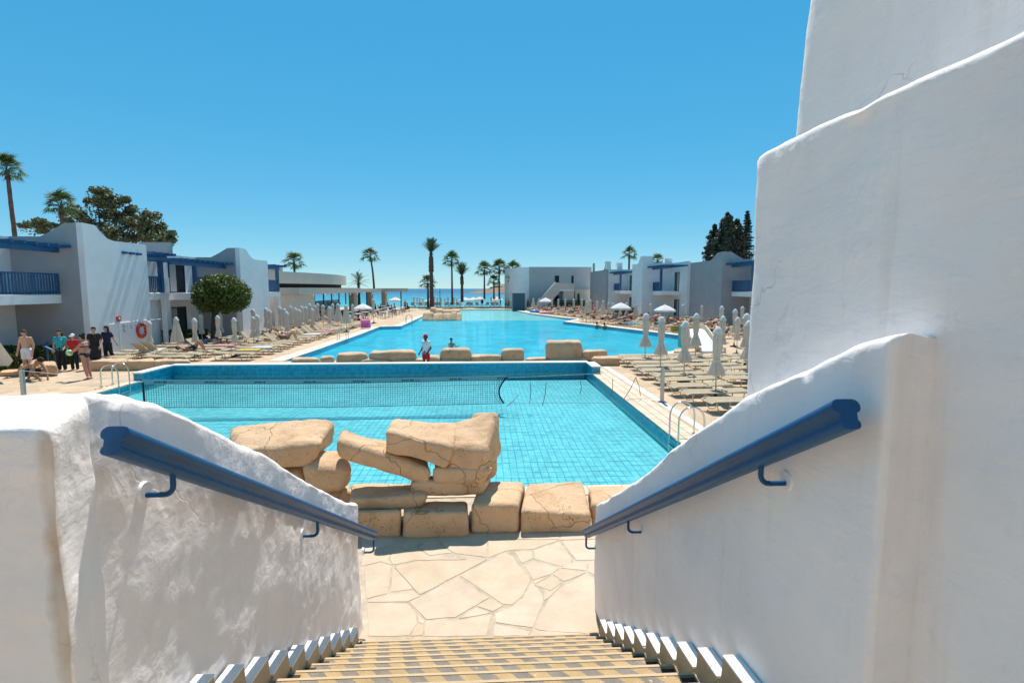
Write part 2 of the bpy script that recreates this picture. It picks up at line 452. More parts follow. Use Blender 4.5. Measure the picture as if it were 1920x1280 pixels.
# beach beyond the terrace, sea bed edge, sea
sand = simple('beach_sand', (0.42, 0.34, 0.24), 0.95, var=0.15, nscale=0.6)
b = MB().add([(-900, 99, -0.02), (900, 99, -0.02), (900, 112, -1.9), (-900, 112, -1.9), (900, 150, -3.0), (-900, 150, -3.0)], [(0, 1, 2, 3), (3, 2, 4, 5)])
struct('beach', b, sand)
m, n, l, p = new_mat('sea_water'); nt = m.node_tree
co = geo_pos(nt)
sx = nt.nodes.new('ShaderNodeSeparateXYZ'); l.new(co, sx.inputs[0])
mr = nt.nodes.new('ShaderNodeMapRange'); mr.inputs[1].default_value = 120; mr.inputs[2].default_value = 900; l.new(sx.outputs[1], mr.inputs[0])
wv = nt.nodes.new('ShaderNodeMapping'); wv.inputs['Scale'].default_value = (0.03, 0.09, 1); l.new(co, wv.inputs[0])
patch = ramp(nt, tex_noise(nt, wv.outputs[0], 1.0, 4), [(0.4, (0, 0, 0)), (0.65, (1, 1, 1))])
shal = ramp(nt, mr.outputs[0], [(0.0, (0.02, 0.36, 0.40)), (0.22, (0.004, 0.24, 0.33)), (0.6, (0.001, 0.15, 0.245)), (1.0, (0.001, 0.10, 0.19))])
l.new(mixc(nt, mathn(nt, 'MULTIPLY', patch, 0.35), shal, (0.002, 0.12, 0.19)), p.inputs['Base Color'])
p.inputs['Roughness'].default_value = 0.45; p.inputs['Specular IOR Level'].default_value = 0.15
w2 = nt.nodes.new('ShaderNodeMapping'); w2.inputs['Scale'].default_value = (0.12, 0.4, 1); l.new(co, w2.inputs[0])
l.new(bumpn(nt, tex_noise(nt, w2.outputs[0], 1.6, 5, 0.7), 0.9, 0.8), p.inputs['Normal'])
struct('sea', MB().add([(-40000, 100, -2.4), (40000, 100, -2.4), (40000, 50000, -2.4), (-40000, 50000, -2.4)], [(0, 1, 2, 3)]), m)

# ---------------------------------------------------------------- near pool
TILE_A = (0.20, 0.49, 0.50)
def tile_mat(name, c, spread=0.18, sc=6.5):
    m, n, l, p = new_mat(name); nt = m.node_tree
    nz = tex_noise(nt, geo_pos(nt), sc, 1, 0.3)
    nz2 = tex_noise(nt, geo_pos(nt), 0.35, 3, 0.5)
    f = mathn(nt, 'ADD', mathn(nt, 'MULTIPLY', nz, 0.55), mathn(nt, 'MULTIPLY', nz2, 0.45))
    l.new(ramp(nt, f, [(0.36, [x * (1 - spread) for x in c]), (0.62, [min(1, x * (1 + spread)) for x in c])]), p.inputs['Base Color'])
    p.inputs['Roughness'].default_value = 0.35
    return m
M['pool_tile'] = tile_mat('turquoise_tile', TILE_A)
M['pool_wall_tile'] = tile_mat('blue_tile', (0.008, 0.30, 0.43), 0.25)
M['pool_grout'] = simple('pool_grout', (0.04, 0.27, 0.33), 0.9)
M['deep_tile'] = tile_mat('deep_pool_tile', (0.045, 0.53, 0.61), 0.22, 1.2)
M['pale_tile'] = tile_mat('pale_pool_floor', (0.66, 0.68, 0.58), 0.1, 1.0)
M['cope'] = simple('coping_stone', (0.60, 0.47, 0.33), 0.8, var=0.1, nscale=5, bump=0.3, bscale=40, vary_obj=0.10)
M['white_stone'] = simple('white_stone', (0.72, 0.69, 0.63), 0.7, var=0.05, nscale=4)
pool = thing('tiled_pool', 'small turquoise tiled pool with a volleyball net behind the boulders', 'pool', ((PX0 + PX1) / 2, (PY0 + PY1) / 2, -1.0))
FZ = -0.40
g = MB()
g.box(PX0 - .3, PX1 + .3, PY0 - .3, PY1 + .3, FZ - .25, FZ)
g.box(PX0 - .3, PX0, PY0 - .3, PY1 + .3, FZ + .001, -0.02)
g.box(PX1, PX1 + .3, PY0 - .3, PY1 + .3, FZ + .001, -0.02)
g.box(PX0 + .001, PX1 - .001, PY0 - .3, PY0, FZ + .001, -0.02)
g.box(PX0 + .001, PX1 - .001, PY1, PY1 + .28, FZ + .001, 0.26)
g.build('basin', M['pool_grout'], pool)
tw, tl, gp = 0.155, 0.31, 0.011
def tile_mesh(name, a, b_, h=0.006):
    q = MB(); ia, ib = a / 2, b_ / 2
    q.add([(-ia, -ib, 0), (ia, -ib, 0), (ia, ib, 0), (-ia, ib, 0), (-ia + .003, -ib + .003, h), (ia - .003, -ib + .003, h), (ia - .003, ib - .003, h), (-ia + .003, ib - .003, h)],
          [(4, 5, 6, 7), (0, 1, 5, 4), (1, 2, 6, 5), (2, 3, 7, 6), (3, 0, 4, 7)])
    return q.mesh(name, fix=False)
tme = tile_mesh('floor_tile', tw - gp, tl - gp); tme.materials.append(M['pool_tile'])
cells = []
nx, ny = int((PX1 - PX0) / tw), int((PY1 - PY0) / tl)
for j in range(ny):
    for i in range(nx):
        cells.append((PX0 + tw * (i + .5), PY0 + tl * (j + .5)))
# the three hundred floor tiles that show largest: the nearest rows right of the boulders
seen = sorted([c for c in cells if c[0] > 0.15 * c[1] * 0 + 0.3 and c[0] < 3.9], key=lambda c: c[1])[:300]
seen_set = set(seen)
def wob2(x, y): return (noise.noise(Vector((x * 1.7, y * 1.7, 0))) * .016, noise.noise(Vector((x * 1.7, y * 1.7, 4))) * .02)
pl = world_loc(pool)
for c in seen:
    o = link_mesh('floor_tile', tme, None, pool); w_ = wob2(c[0], c[1]); o.location = Vector((c[0] + w_[0], c[1] + w_[1], FZ)) - pl; o.rotation_euler = (0, 0, noise.noise(Vector((c[0] * 1.9, c[1] * 1.9, 9))) * .05)
q = MB(); ia, ib, h = (tw - gp) / 2, (tl - gp) / 2, 0.006
for c in cells:
    if c in seen_set: continue
    w_ = wob2(*c); x, y = c[0] + w_[0], c[1] + w_[1]
    q.add([(x - ia, y - ib, FZ + .001), (x + ia, y - ib, FZ + .001), (x + ia, y + ib, FZ + .001), (x - ia, y + ib, FZ + .001), (x - ia + .003, y - ib + .003, FZ + h), (x + ia - .003, y - ib + .003, FZ + h), (x + ia - .003, y + ib - .003, FZ + h), (x - ia + .003, y + ib - .003, FZ + h)],
          [(4, 5, 6, 7), (0, 1, 5, 4), (1, 2, 6, 5), (2, 3, 7, 6), (3, 0, 4, 7)])
tag(q.build('floor_tiles', M['pool_tile'], pool, fix=False), kind='stuff')
# wall tiles: far wall (above and below the water), right and left walls
q = MB(); q2 = MB(); g2 = 0.008
zs = [FZ + .01, -0.27, -0.13, 0.06, 0.25]
for i in range(nx):
    for k in range(4):
        (q if k > 1 else q2).box(PX0 + tw * i + g2 / 2, PX0 + tw * (i + 1) - g2 / 2, PY1 - .008, PY1 - .0005, zs[k] + g2 / 2, zs[k + 1] - g2 / 2)
nyw = int((PY1 - PY0) / tw)
for X, sgn in ((PX1, -1), (PX0, 1)):
    for j in range(nyw):
        for k in range(3):
            z1 = min(zs[k + 1], -0.03)
            (q if k > 0 else q2).box(X + sgn * .0005, X + sgn * .008, PY0 + tw * j + g2 / 2, PY0 + tw * (j + 1) - g2 / 2, zs[k] + g2 / 2, z1 - g2 / 2)
tag(q.build('wall_tiles', M['pool_wall_tile'], pool), kind='stuff')
tag(q2.build('lower_wall_tiles', M['pool_tile'], pool), kind='stuff')
# raised rim with a white coping along the far side, wrapping both corners
rim = MB()
rim.box(PX0 - .1, PX1 + .1, PY1 - .03, PY1 + .34, 0.262, 0.315)
rim.box(PX1 - .02, PX1 + .36, PY1 - 1.3, PY1 - .035, 0.262, 0.315)
rim.box(PX0 - .36, PX0 + .02, PY1 - 2.0, PY1 - .035, 0.262, 0.315)
rim.build('rim_coping', M['white_stone'], pool)
MB().box(PX1 + .003, PX1 + .33, PY1 - 1.28, PY1 + .25, -0.015, 0.258).build('rim_block', M['pool_wall_tile'], pool)
MB().box(PX0 - .33, PX0 - .003, PY1 - 1.98, PY1 + .25, -0.015, 0.258).build('rim_block', M['pool_wall_tile'], pool)
wm = water_mat('pool_water', (0.74, 0.965, 0.985), 3.0, 11.0, 0.35, 0.06, 0.40)
wq = MB().add([(PX0 + .009, PY0, WATER), (PX1 - .009, PY0, WATER), (PX1 - .009, PY1 - .009, WATER), (PX0 + .009, PY1 - .009, WATER)], [(0, 1, 2, 3)])
tag(wq.build('water', wm, pool, fix=False), 'clear rippled turquoise water')
# coping: three rows of cream tiles, a white gutter strip, on the right; plain kerb stones elsewhere
cme = MB().box(-.118, .118, -.118, .118, 0, .03).mesh('coping_tile'); cme.materials.append(M['cope'])
for r_ in range(3):
    for j in range(53):
        o = link_mesh('coping_tile', cme, None, pool); o.location = Vector((PX1 + .125 + .25 * r_ - .01, PY0 + .125 + .25 * j, -0.012)) - pl
        if j * .25 + PY0 > PY1 - 1.5 and r_ < 2: bpy.data.objects.remove(o)
kme = MB().box(-.20, .20, -.295, .295, 0, .05).mesh('kerb_stone'); kme.materials.append(M['white_stone'])
for j in range(23):
    o = link_mesh('gutter_stone', kme, None, pool); o.location = Vector((PX1 + .98, PY0 + .3 + .6 * j, -0.04)) - pl; o.scale = (0.55, 1, 1)
kme2 = MB().box(-.20, .20, -.295, .295, 0, .05).mesh('edge_stone'); kme2.materials.append(M['cope'])
for j in range(19):
    o = link_mesh('edge_stone', kme2, None, pool); o.location = Vector((PX0 - .19, PY0 + .3 + .6 * j, -0.03)) - pl
for i in range(28):
    o = link_mesh('edge_stone', kme2, None, pool); o.location = Vector((PX0 + .3 + .6 * i, PY0 - .19, -0.03)) - pl; o.rotation_euler = (0, 0, PI / 2)

# ---------------------------------------------------------------- big pool
bp = thing('large_pool', 'large blue swimming pool stretching towards the sea', 'pool', (0, 45, -1.5))
bb = MB()
tri = tessellate_polygon([[Vector((p_.x, p_.y, 0)) for p_ in big]])
def poly_sheet(z, pts=big): return [Vector((p_.x, p_.y, z)) for p_ in pts]
nb = len(big)
# basin floor: a grid cut to the outline, deep in the middle, rising to the shallow far end
def inside(x, y, pts):
    c = False
    for i in range(len(pts)):
        a, b_ = pts[i], pts[i - 1]
        if (a.y > y) != (b_.y > y) and x < (b_.x - a.x) * (y - a.y) / (b_.y - a.y) + a.x: c = not c
    return c
fl = MB().add([(-30, 25.15, -0.27), (30, 25.15, -0.27), (30, 52, -0.27), (-30, 52, -0.27), (30, 60, -0.22), (-30, 60, -0.22)], [(0, 1, 2, 3), (3, 2, 4, 5)])
fl.build('basin_floor', M['deep_tile'], bp)
fs_ = MB().add([(-30, 60.0, -0.22), (30, 60.0, -0.22), (30, 63, -0.17), (-30, 63, -0.17), (30, 88, -0.10), (-30, 88, -0.10)], [(0, 1, 2, 3), (3, 2, 4, 5)])
fs_.build('shallow_floor', M['pale_tile'], bp)
wl = MB()
for i in range(nb):
    a, c = big[i], big[(i + 1) % nb]
    wl.add([(a.x, a.y, -1.6), (c.x, c.y, -1.6), (c.x, c.y, -.001), (a.x, a.y, -.001)], [(0, 1, 2, 3)])
wl.build('basin_wall', M['pool_wall_tile'], bp, fix=False)
wm2 = water_mat('large_pool_water', (0.60, 0.95, 0.985), 1.5, 5.5, 0.75, 0.16, 0.42)
wq = MB().add(poly_sheet(-0.075), [tuple(t) for t in tri])
tag(wq.build('water', wm2, bp, fix=False), 'rippled bright blue pool water')
# pale coping band round the big pool
cp = MB()
for i in range(nb - 1):
    a, c = big[i], big[i + 1]
    d = (c - a).normalized(); nrm = Vector((d.y, -d.x))
    mid = (a + c) / 2 + nrm * .3
    if inside(mid.x, mid.y, big): nrm = -nrm
    wdt = 0.75
    cp.add([(a.x, a.y, .012 + .0007 * i), (c.x, c.y, .012 + .0007 * i), (c.x + nrm.x * wdt, c.y + nrm.y * wdt, .012 + .0007 * i), (a.x + nrm.x * wdt, a.y + nrm.y * wdt, .012 + .0007 * i)], [(0, 1, 2, 3)])
cp.build('coping', simple('pale_coping', (0.60, 0.52, 0.41), 0.8, var=0.08, nscale=2), bp)

# ---------------------------------------------------------------- steel pool ladders
def ladder(loc, rz, label):
    t = thing('pool_ladder', label, 'ladder', (0, 0, 0), 'steel pool ladders')
    for s in (-.28, .28):
        pts = [(s, .45, 0.0), (s, .45, .45)] + [(s, .45 - .29 + .29 * math.cos(a), .45 + .32 * math.sin(a)) for a in [PI * k / 10 for k in range(1, 10)]] + [(s, -.13, .45), (s, -.13, -.9)]
        MB().tube(pts, .022, 8).build('handrail', M['steel'], t)
        MB().tube([(s, .45, .0), (s, .45, .025)], .05, 10).build('flange', M['steel'], t)
    for z in (-.25, -.55, -.82): MB().box(-.28, .28, -.17, -.09, z, z + .03).build('tread', M['steel'], t)
    t.location = loc; t.rotation_euler = (0, 0, rz)
    return t
la = on_z(1262, 833); ladder((PX1 + .13, 11.55, .02), -PI / 2, 'shiny steel pool ladder at the near pool edge beside the right stair wall')
ladder((PX0 - .13, 19.0, .02), PI / 2, 'steel pool ladder on the left edge of the near pool behind the net')
p_ = on_z(652, 636); ladder((-9.25 - .12, p_.y, .02), PI / 2, 'steel pool ladder on the left side of the large pool beside loungers')
p_ = on_z(770, 605); ladder((p_.x, p_.y, .02), PI / 2, 'steel pool ladder by the restaurant terrace left of the rock island')
p_ = on_z(1090, 607); ladder((p_.x + .4, p_.y + .2, .02), -PI / 2 + .5, 'steel pool ladder at the right corner of the large pool')
# ================================================================== STAIRS AND WHITE WALLS IN FRONT
SX0, SX1 = -1.17, 1.07
Y0, TR, RI, NST = 4.64, 0.271, 0.16, 11
def tread_mat():
    m, n, l, p = new_mat('hazard_tread'); nt = m.node_tree
    co = geo_pos(nt); sx = nt.nodes.new('ShaderNodeSeparateXYZ'); l.new(co, sx.inputs[0])
    s = mathn(nt, 'MULTIPLY_ADD', sx.outputs[1], 0.9, sx.outputs[0])
    f = mathn(nt, 'FRACT', mathn(nt, 'DIVIDE', s, 0.192))
    edge = mathn(nt, 'ADD', f, mathn(nt, 'MULTIPLY', mathn(nt, 'SUBTRACT', tex_noise(nt, co, 45.0), 0.5), 0.06))
    k = mathn(nt, 'GREATER_THAN', edge, 0.5)
    yel = ramp(nt, tex_noise(nt, co, 5.0, 5), [(0.3, (0.38, 0.265, 0.13)), (0.7, (0.50, 0.355, 0.185))])
    gry = ramp(nt, tex_noise(nt, co, 9.0, 5), [(0.3, (0.19, 0.165, 0.135)), (0.7, (0.27, 0.24, 0.195))])
    col = mixc(nt, k, yel, gry)
    grit = ramp(nt, tex_noise(nt, co, 160.0, 2), [(0.35, (0.72, 0.72, 0.72)), (0.65, (1.1, 1.1, 1.1))])
    col = mixc(nt, 0.8, col, grit, 'MULTIPLY')
    chips = ramp(nt, tex_noise(nt, co, 26.0, 2), [(0.72, (0, 0, 0)), (0.76, (1, 1, 1))])
    col = mixc(nt, chips, col, (0.66, 0.5, 0.3))
    l.new(col, p.inputs['Base Color']); p.inputs['Roughness'].default_value = 0.95; p.inputs['Specular IOR Level'].default_value = 0.15
    l.new(bumpn(nt, tex_noise(nt, co, 140.0, 2), 0.5, 0.004), p.inputs['Normal'])
    return m
M['tread'] = tread_mat()
M['riser'] = simple('stair_concrete', (0.50, 0.37, 0.22), 0.9, var=0.12, nscale=4, bump=0.4, bscale=40)
M['skirt'] = simple('white_marble', (0.78, 0.77, 0.75), 0.5, var=0.04, nscale=6)
M['pad'] = simple('black_rubber', (0.022, 0.016, 0.012), 0.8, var=0.3, nscale=25, bump=0.4, bscale=120)
st = thing('stair_flight', 'wide stair with yellow and grey striped treads between white walls', 'stairs', (0, 3.2, 0))
for k in range(NST):
    ye, z = Y0 - k * TR, (k + 1) * RI
    last = k == NST - 1
    yb = -1.6 if last else ye - TR - .05
    s_ = MB().box(SX0 - .14, SX1 + .14, yb, ye, 0.0 if not last else z - .4, z - .004)
    step = s_.build('step', M['riser'], st)
    MB().box(SX0, SX1, max(yb, ye - TR - .05), ye - .012, z - .0035, z).build('striped_tread', M['tread'], step)
    if last: continue
    MB().box(SX0 + .006, SX1 - .006, ye - .0115, ye + .006, z - .035, z + .0035).build('nosing', M['riser'], step)
for k in range(NST - 1):
    ye, z = Y0 - k * TR, (k + 1) * RI
    for s, X in ((-1, SX0), (1, SX1)):
        b_ = MB(); x0, x1 = (X - .075, X - .004) if s < 0 else (X + .004, X + .075)
        z1 = z + RI * .98
        b_.add([(x0, ye + .005, z + .001), (x1, ye + .005, z + .001), (x1, ye - TR + .022, z + .001), (x0, ye - TR + .022, z + .001),
                (x0, ye - .012, z1 - .02), (x1, ye - .012, z1 - .02), (x1, ye - TR + .04, z1), (x0, ye - TR + .04, z1)],
               [(0, 1, 2, 3), (4, 5, 6, 7), (0, 1, 5, 4), (1, 2, 6, 5), (2, 3, 7, 6), (3, 0, 4, 7)])
        sk_ = b_.build('bounce_tan_skirting', M['riser'], st)  # tan side colour stands for warm light bounced off the treads
        MB().add([(x0 - .002, ye - .008, z1 - .0195), (x1 + .002, ye - .008, z1 - .0195), (x1 + .002, ye - TR + .036, z1 + .0005), (x0 - .002, ye - TR + .036, z1 + .0005), (x0 - .002, ye - .010, z1 - .010), (x1 + .002, ye - .010, z1 - .010), (x1 + .002, ye - TR + .038, z1 + .010), (x0 - .002, ye - TR + .038, z1 + .010)], [(0, 1, 2, 3), (4, 5, 6, 7), (0, 1, 5, 4), (1, 2, 6, 5), (2, 3, 7, 6), (3, 0, 4, 7)]).build('marble_cap', M['skirt'], sk_)  # white cap added to keep the sunlit top paler than the sides
        xa, xb = (X + .004, X + .072) if s < 0 else (X - .095, X - .022)
        MB().box(xa, xb, ye - .145, ye - .036, z + .0004, z + .007).build('rubber_pad', M['pad'], st)

def nz3(p_, a, f): return a * noise.noise(Vector(p_) * f)
def rough_wall(name, label, top, xin, thick, sgn, y0, y1, zb, round_end0=.0, round_end1=.05, amp=1.0, res=.024, cant=0.0, loc=None):
    """plastered parapet along Y. top(y) gives the crest height, xin the stair-side face, sgn the way the wall thickens;
    displaced by hand-trowelled unevenness"""
    ncol = max(4, int((y1 - y0) / res))
    ys = [y0 + (y1 - y0) * i / ncol for i in range(ncol + 1)]
    ys = [y0 + .006, y0 + .013] + ys[1:-1] + [y1 - .013, y1 - .006]; ys = sorted(set([y0] + ys + [y1]))
    nv, rr = 80, min(.035, thick * .35)
    rows = []
    for y in ys:
        zt = top(y)
        d0, d1 = y - y0, y1 - y
        ins = 0.0
        for d, rad in ((d0, round_end0), (d1, round_end1)):
            if rad > 0 and d < rad: ins = max(ins, rad - math.sqrt(max(rad * rad - (rad - d) ** 2, 0)))
        row = []
        for i in range(nv + 1):
            z = zb + (zt - rr - zb) * i / nv
            dx = nz3((0, y, z), .016, 1.3) + nz3((7, y, z), .008, 4.1) + nz3((3, y, z * .8), .0035, 12.0) + nz3((1, y, z), .0014, 31.0)
            row.append((xin + sgn * (ins + cant * (z - zb)) - dx * amp, y, z))
        zo = zt + nz3((2, y, 0), .012, 3.0) + nz3((2, y, 5), .006, 9.0)
        xi = xin + sgn * (ins + cant * (zt - zb)); xo = xin + sgn * (thick - ins)
        for k in range(1, 7):
            a = PI / 2 * k / 6
            row.append((xi + sgn * rr * (1 - math.cos(a)), y, zo - rr + rr * math.sin(a)))
        row.append((xo - sgn * rr, y, zo - .09 * thick))
        for k in range(1, 5):
            a = PI / 2 * k / 4
            row.append((xo - sgn * rr * (1 - math.sin(a)), y, zo - .09 * thick - rr * (1 - math.cos(a))))
        row.append((xo, y, zb))
        rows.append(row)
    w = len(rows[0]); vs_ = [p_ for row in rows for p_ in row]; fs = []
    for i in range(len(rows) - 1):
        for k in range(w - 1):
            fs.append((i * w + k, (i + 1) * w + k, (i + 1) * w + k + 1, i * w + k + 1))
    mb = MB().add(vs_, fs, True)
    for row in (rows[0], rows[-1]): mb.add(row, [tuple(range(w))])
    return mb
def interp(tab):
    tab = sorted(tab)
    def f(y):
        if y <= tab[0][0]: return tab[0][1]
        for (a, za), (b_, zb_) in zip(tab, tab[1:]):
            if y <= b_:
                t = (y - a) / (b_ - a); return za + (zb_ - za) * t
        return tab[-1][1]
    return f
XL, XR = SX0 - .085, SX1 + .085
ltop = [(190, 733), (235, 736), (270, 750), (300, 756), (330, 770), (372, 789), (417, 810), (450, 830), (495, 847), (530, 872), (570, 897), (610, 920), (647, 939), (672, 944)]
lt = [(lambda q: (q.y, q.z))(on_x(x, y, XL)) for x, y in ltop]
lti = interp(lt)
wl_ = rough_wall('', '', lambda y: min(lti(y), 2.2 + (y - 1.6) * 8) if y < 1.72 else lti(y), XL, .20, -1, 1.6, lt[-1][0] + .03, -.02, 0, .05, 1.25)
lw = one('stair_wall', wl_, M['white'], 'bumpy white plastered wall with a sloping top left of the stairs', 'wall')
rtop = [(1117, 945), (1160, 921), (1213, 884), (1255, 844), (1292, 815), (1335, 786), (1393, 743), (1425, 727), (1473, 706), (1505, 688), (1558, 666), (1590, 648), (1643, 634), (1672, 627)]
rt = [(lambda q: (q.y, q.z))(on_x(x, y, XR)) for x, y in rtop]
RYN = min(rt)[0]
rw = one('stair_wall', rough_wall('', '', interp(rt), XR, .20, 1, RYN, max(rt)[0] + .03, -.02, .02, .05, 0.8), M['white_smooth'],
         'shaded white plastered wall with a sloping top right of the stairs', 'wall')
# the tall stepped wall on the right and the tower behind it
XB = 1.29
btop = [(1408, 300), (1414, 291), (1430, 283), (1480, 258), (1540, 228), (1600, 200), (1700, 152), (1800, 110), (1920, 50)]
bt = [(lambda q: (q.y, q.z))(on_x(x, y, XB)) for x, y in btop]
yb_, zb_ = bt[-1]; ya_, za_ = bt[-3]
bt.append((-.6, zb_ + (zb_ - za_) / (yb_ - ya_) * (-.6 - yb_)))
BY = max(bt)[0]
one('parapet_wall', rough_wall('', '', interp(bt), XB, .45, 1, -.6, BY, -.02, .0, .09, 0.9, .03), M['white_smooth'],
    'tall white plastered wall with a rising slanted top above the right handrail', 'wall')
XT = 2.05
ty = ratio(1459, 270); TY = XT / ty
tp = on_x(1478, 0, XT)
tw_ = rough_wall('', '', lambda y: 9.0, XT, 2.2, 1, -.8, TY, -.02, .0, .25, 1.2, .05)
for v_ in tw_.v:                                   # the tower leans back and bulges a little as it rises
    if v_.z > 4.2: v_.y -= (v_.y + .8) / (TY + .8) * (.10 * (v_.z - 4.2) + .05 * (v_.z - 4.2) ** 2 * .5)
one('plaster_tower', tw_, M['white_smooth'], 'tall white rounded plaster tower at the upper right', 'tower')

# rounded boxes and boulders -----------------------------------------------------------------
def rounded_hex(c8, n=14, r=.3, amp=.03, fr=2.0, seed=0, amp2=.3):
    """c8: corners front-bottom-left, fbr, ftr, ftl, then the same at the back; returns an MB with a rounded uneven block"""
    c8 = [Vector(c) for c in c8]
    def tri_(u, v, w):                              # u left-right, v bottom-top, w front-back, 0..1
        f_ = (c8[0] * (1 - u) + c8[1] * u) * (1 - v) + (c8[3] * (1 - u) + c8[2] * u) * v
        b_ = (c8[4] * (1 - u) + c8[5] * u) * (1 - v) + (c8[7] * (1 - u) + c8[6] * u) * v
        return f_ * (1 - w) + b_ * w
    bm = bmesh.new()
    bmesh.ops.create_cube(bm, size=2.0)
    bmesh.ops.subdivide_edges(bm, edges=bm.edges[:], cuts=n, use_grid_fill=True)
    dims = Vector(((c8[1] - c8[0]).length, (c8[4] - c8[0]).length, (c8[3] - c8[0]).length))
    mn = min(dims)
    rx, ry, rz = [min(.95, r * mn / max(d, 1e-3)) for d in dims]
    for v in bm.verts:
        p_ = v.co.copy()
        for a in range(3): p_[a] = math.copysign(1 - (1 - abs(p_[a])) ** 1.25, p_[a])
        rr_ = (rx, ry, rz)
        inner = Vector([max(-(1 - rr_[a]), min(1 - rr_[a], p_[a])) for a in range(3)])
        d = Vector([(p_[a] - inner[a]) / rr_[a] for a in range(3)])
        if d.length > 1e-6:
            d.normalize(); p_ = Vector([inner[a] + d[a] * rr_[a] for a in range(3)])
        v.co = tri_((p_.x + 1) / 2, (p_.z + 1) / 2, (p_.y + 1) / 2)
    bm.normal_update()
    off = Vector((seed * 3.7, seed * 1.3, seed * 2.1))
    for v in bm.verts:
        q = v.co + off
        dd = noise.noise(q * fr) * amp + noise.noise(q * fr * 2.6) * amp * amp2 + noise.noise(q * fr * 7) * amp * amp2 * .35
        v.co += v.normal * dd
    mb = MB(); bm.verts.index_update()
    mb.add([v.co.copy() for v in bm.verts], [tuple(x.index for x in f_.verts) for f_ in bm.faces], True)
    bm.free()
    return mb
PXI = SX0 + .045
yn, yf = PXI / ratio(80, 770), PXI / ratio(193, 740)
ztop = on_x(140, 735, PXI).z
pz = 3.085
pb = rounded_hex([(-3.2, yn, 1.2), (PXI + .005, yn, 1.2), (PXI, yn + .01, pz - .05), (-3.2, yn + .0, pz + .0), (-3.2, yf + .33, 1.2), (PXI - .02, yf + .02, 1.2), (PXI - .06, yf, pz - .01), (-3.2, yf + .40, pz + .04)], 56, .075, .020, 2.2, 3, .5)
pm = M['white'].copy(); pm.name = 'white_plaster_rust_edge'; nt = pm.node_tree; bs = nt.nodes['Principled BSDF']
sx = nt.nodes.new('ShaderNodeSeparateXYZ'); nt.links.new(geo_pos(nt), sx.inputs[0])
ddx, ddy = mathn(nt, 'SUBTRACT', sx.outputs[0], PXI), mathn(nt, 'SUBTRACT', sx.outputs[1], yn)
dist = mathn(nt, 'SQRT', mathn(nt, 'ADD', mathn(nt, 'MULTIPLY', ddx, ddx), mathn(nt, 'MULTIPLY', ddy, ddy)))
near = ramp(nt, mathn(nt, 'ADD', dist, mathn(nt, 'MULTIPLY', tex_noise(nt, geo_pos(nt), 14.0, 4), 0.045)), [(0.035, (1, 1, 1)), (0.062, (0, 0, 0))])
near = mathn(nt, 'MULTIPLY', near, ramp(nt, tex_noise(nt, geo_pos(nt), 3.0, 3), [(0.35, (0.15, 0.15, 0.15)), (0.6, (0.85, 0.85, 0.85))]))
old = bs.inputs['Base Color'].links[0].from_socket
nt.links.new(mixc(nt, near, old, (0.42, 0.30, 0.17)), bs.inputs['Base Color'])
pil = one('parapet_pillar', pb, pm, 'thick white plastered pillar in the near left corner with rust stained edge', 'wall', base=(PXI - .8, (yn + yf) / 2, 1.2))

# handrails -----------------------------------------------------------------------------------
def handrail(a, b_, xw, sgn, label, bpx):
    a, b_ = Vector(a), Vector(b_); d = (b_ - a).normalized(); sd = Vector((1, 0, 0)); up = sd.cross(d).normalized()
    if up.z < 0: up = -up
    t = thing('handrail', label, 'handrail', (a + b_) / 2, 'blue stair handrails')
    prof = []
    def arc(cx, cz, r_, a0, a1, n_=6): return [(cx + r_ * math.cos(a0 + (a1 - a0) * i / n_), cz + r_ * math.sin(a0 + (a1 - a0) * i / n_)) for i in range(n_ + 1)]
    prof += arc(.022, .018, .022, -PI * .42, PI * .5) + arc(-.022, .018, .022, PI * .5, PI * 1.42)
    prof += arc(-.014, -.036, .016, PI * .72, PI * 1.5) + arc(.014, -.036, .016, -PI * .5, PI * .28)
    prof = [(x * .98, z * .98) for x, z in prof]
    n_ = len(prof); mb = MB(); segs = 40
    vs_ = []
    for i in range(segs + 1):
        p_ = a + (b_ - a) * (i / segs); w = noise.noise(p_ * 2.0) * .0025
        vs_ += [p_ + sd * (x + w) + up * z for x, z in prof]
    fs = [(i * n_ + k, i * n_ + (k + 1) % n_, (i + 1) * n_ + (k + 1) % n_, (i + 1) * n_ + k) for i in range(segs) for k in range(n_)]
    mb.add(vs_, fs, True); mb.add(vs_[:n_], [tuple(range(n_))]); mb.add(vs_[-n_:], [tuple(range(n_))])
    mb.build('rail', M['blue'], t)
    for px, py in bpx:
        w = on_x(px, py, xw)
        f = (w.y + .012 - a.y) / (b_.y - a.y); q = a + (b_ - a) * f - up * .05
        z0 = min(w.z, q.z - .06)
        pts = [(xw - sgn * .005, q.y, z0), (q.x + sgn * .035, q.y, z0)] + [(q.x + sgn * .035 - sgn * .035 * math.sin(PI / 2 * k / 5), q.y, z0 + .035 - .035 * math.cos(PI / 2 * k / 5)) for k in range(1, 6)] + [(q.x, q.y, q.z + .01)]
        br = MB().tube(pts, .0105, 8).build('bracket', M['blue'], t)
        # wall flange: a flat disc on the plaster
        vs2 = []
        MB().tube([(xw + sgn * .012, q.y, z0 + .012), (xw - sgn * .008, q.y, z0 + .012)], [.040, .036], 16).build('flange', M['white_paint'], br)
    return t
XRL, XRR = XL + .105, XR - .105
handrail(on_x(212, 822, XRL), on_x(699, 1002, XRL), XL, -1, 'thick blue handrail on brackets along the left stair wall', [(275, 925), (568, 1003), (682, 1034)])
handrail(on_x(1590, 772, XRR), on_x(1101, 998, XRR), XR, 1, 'thick blue handrail on brackets along the right stair wall', [(1472, 903), (1203, 995), (1117, 1026)])

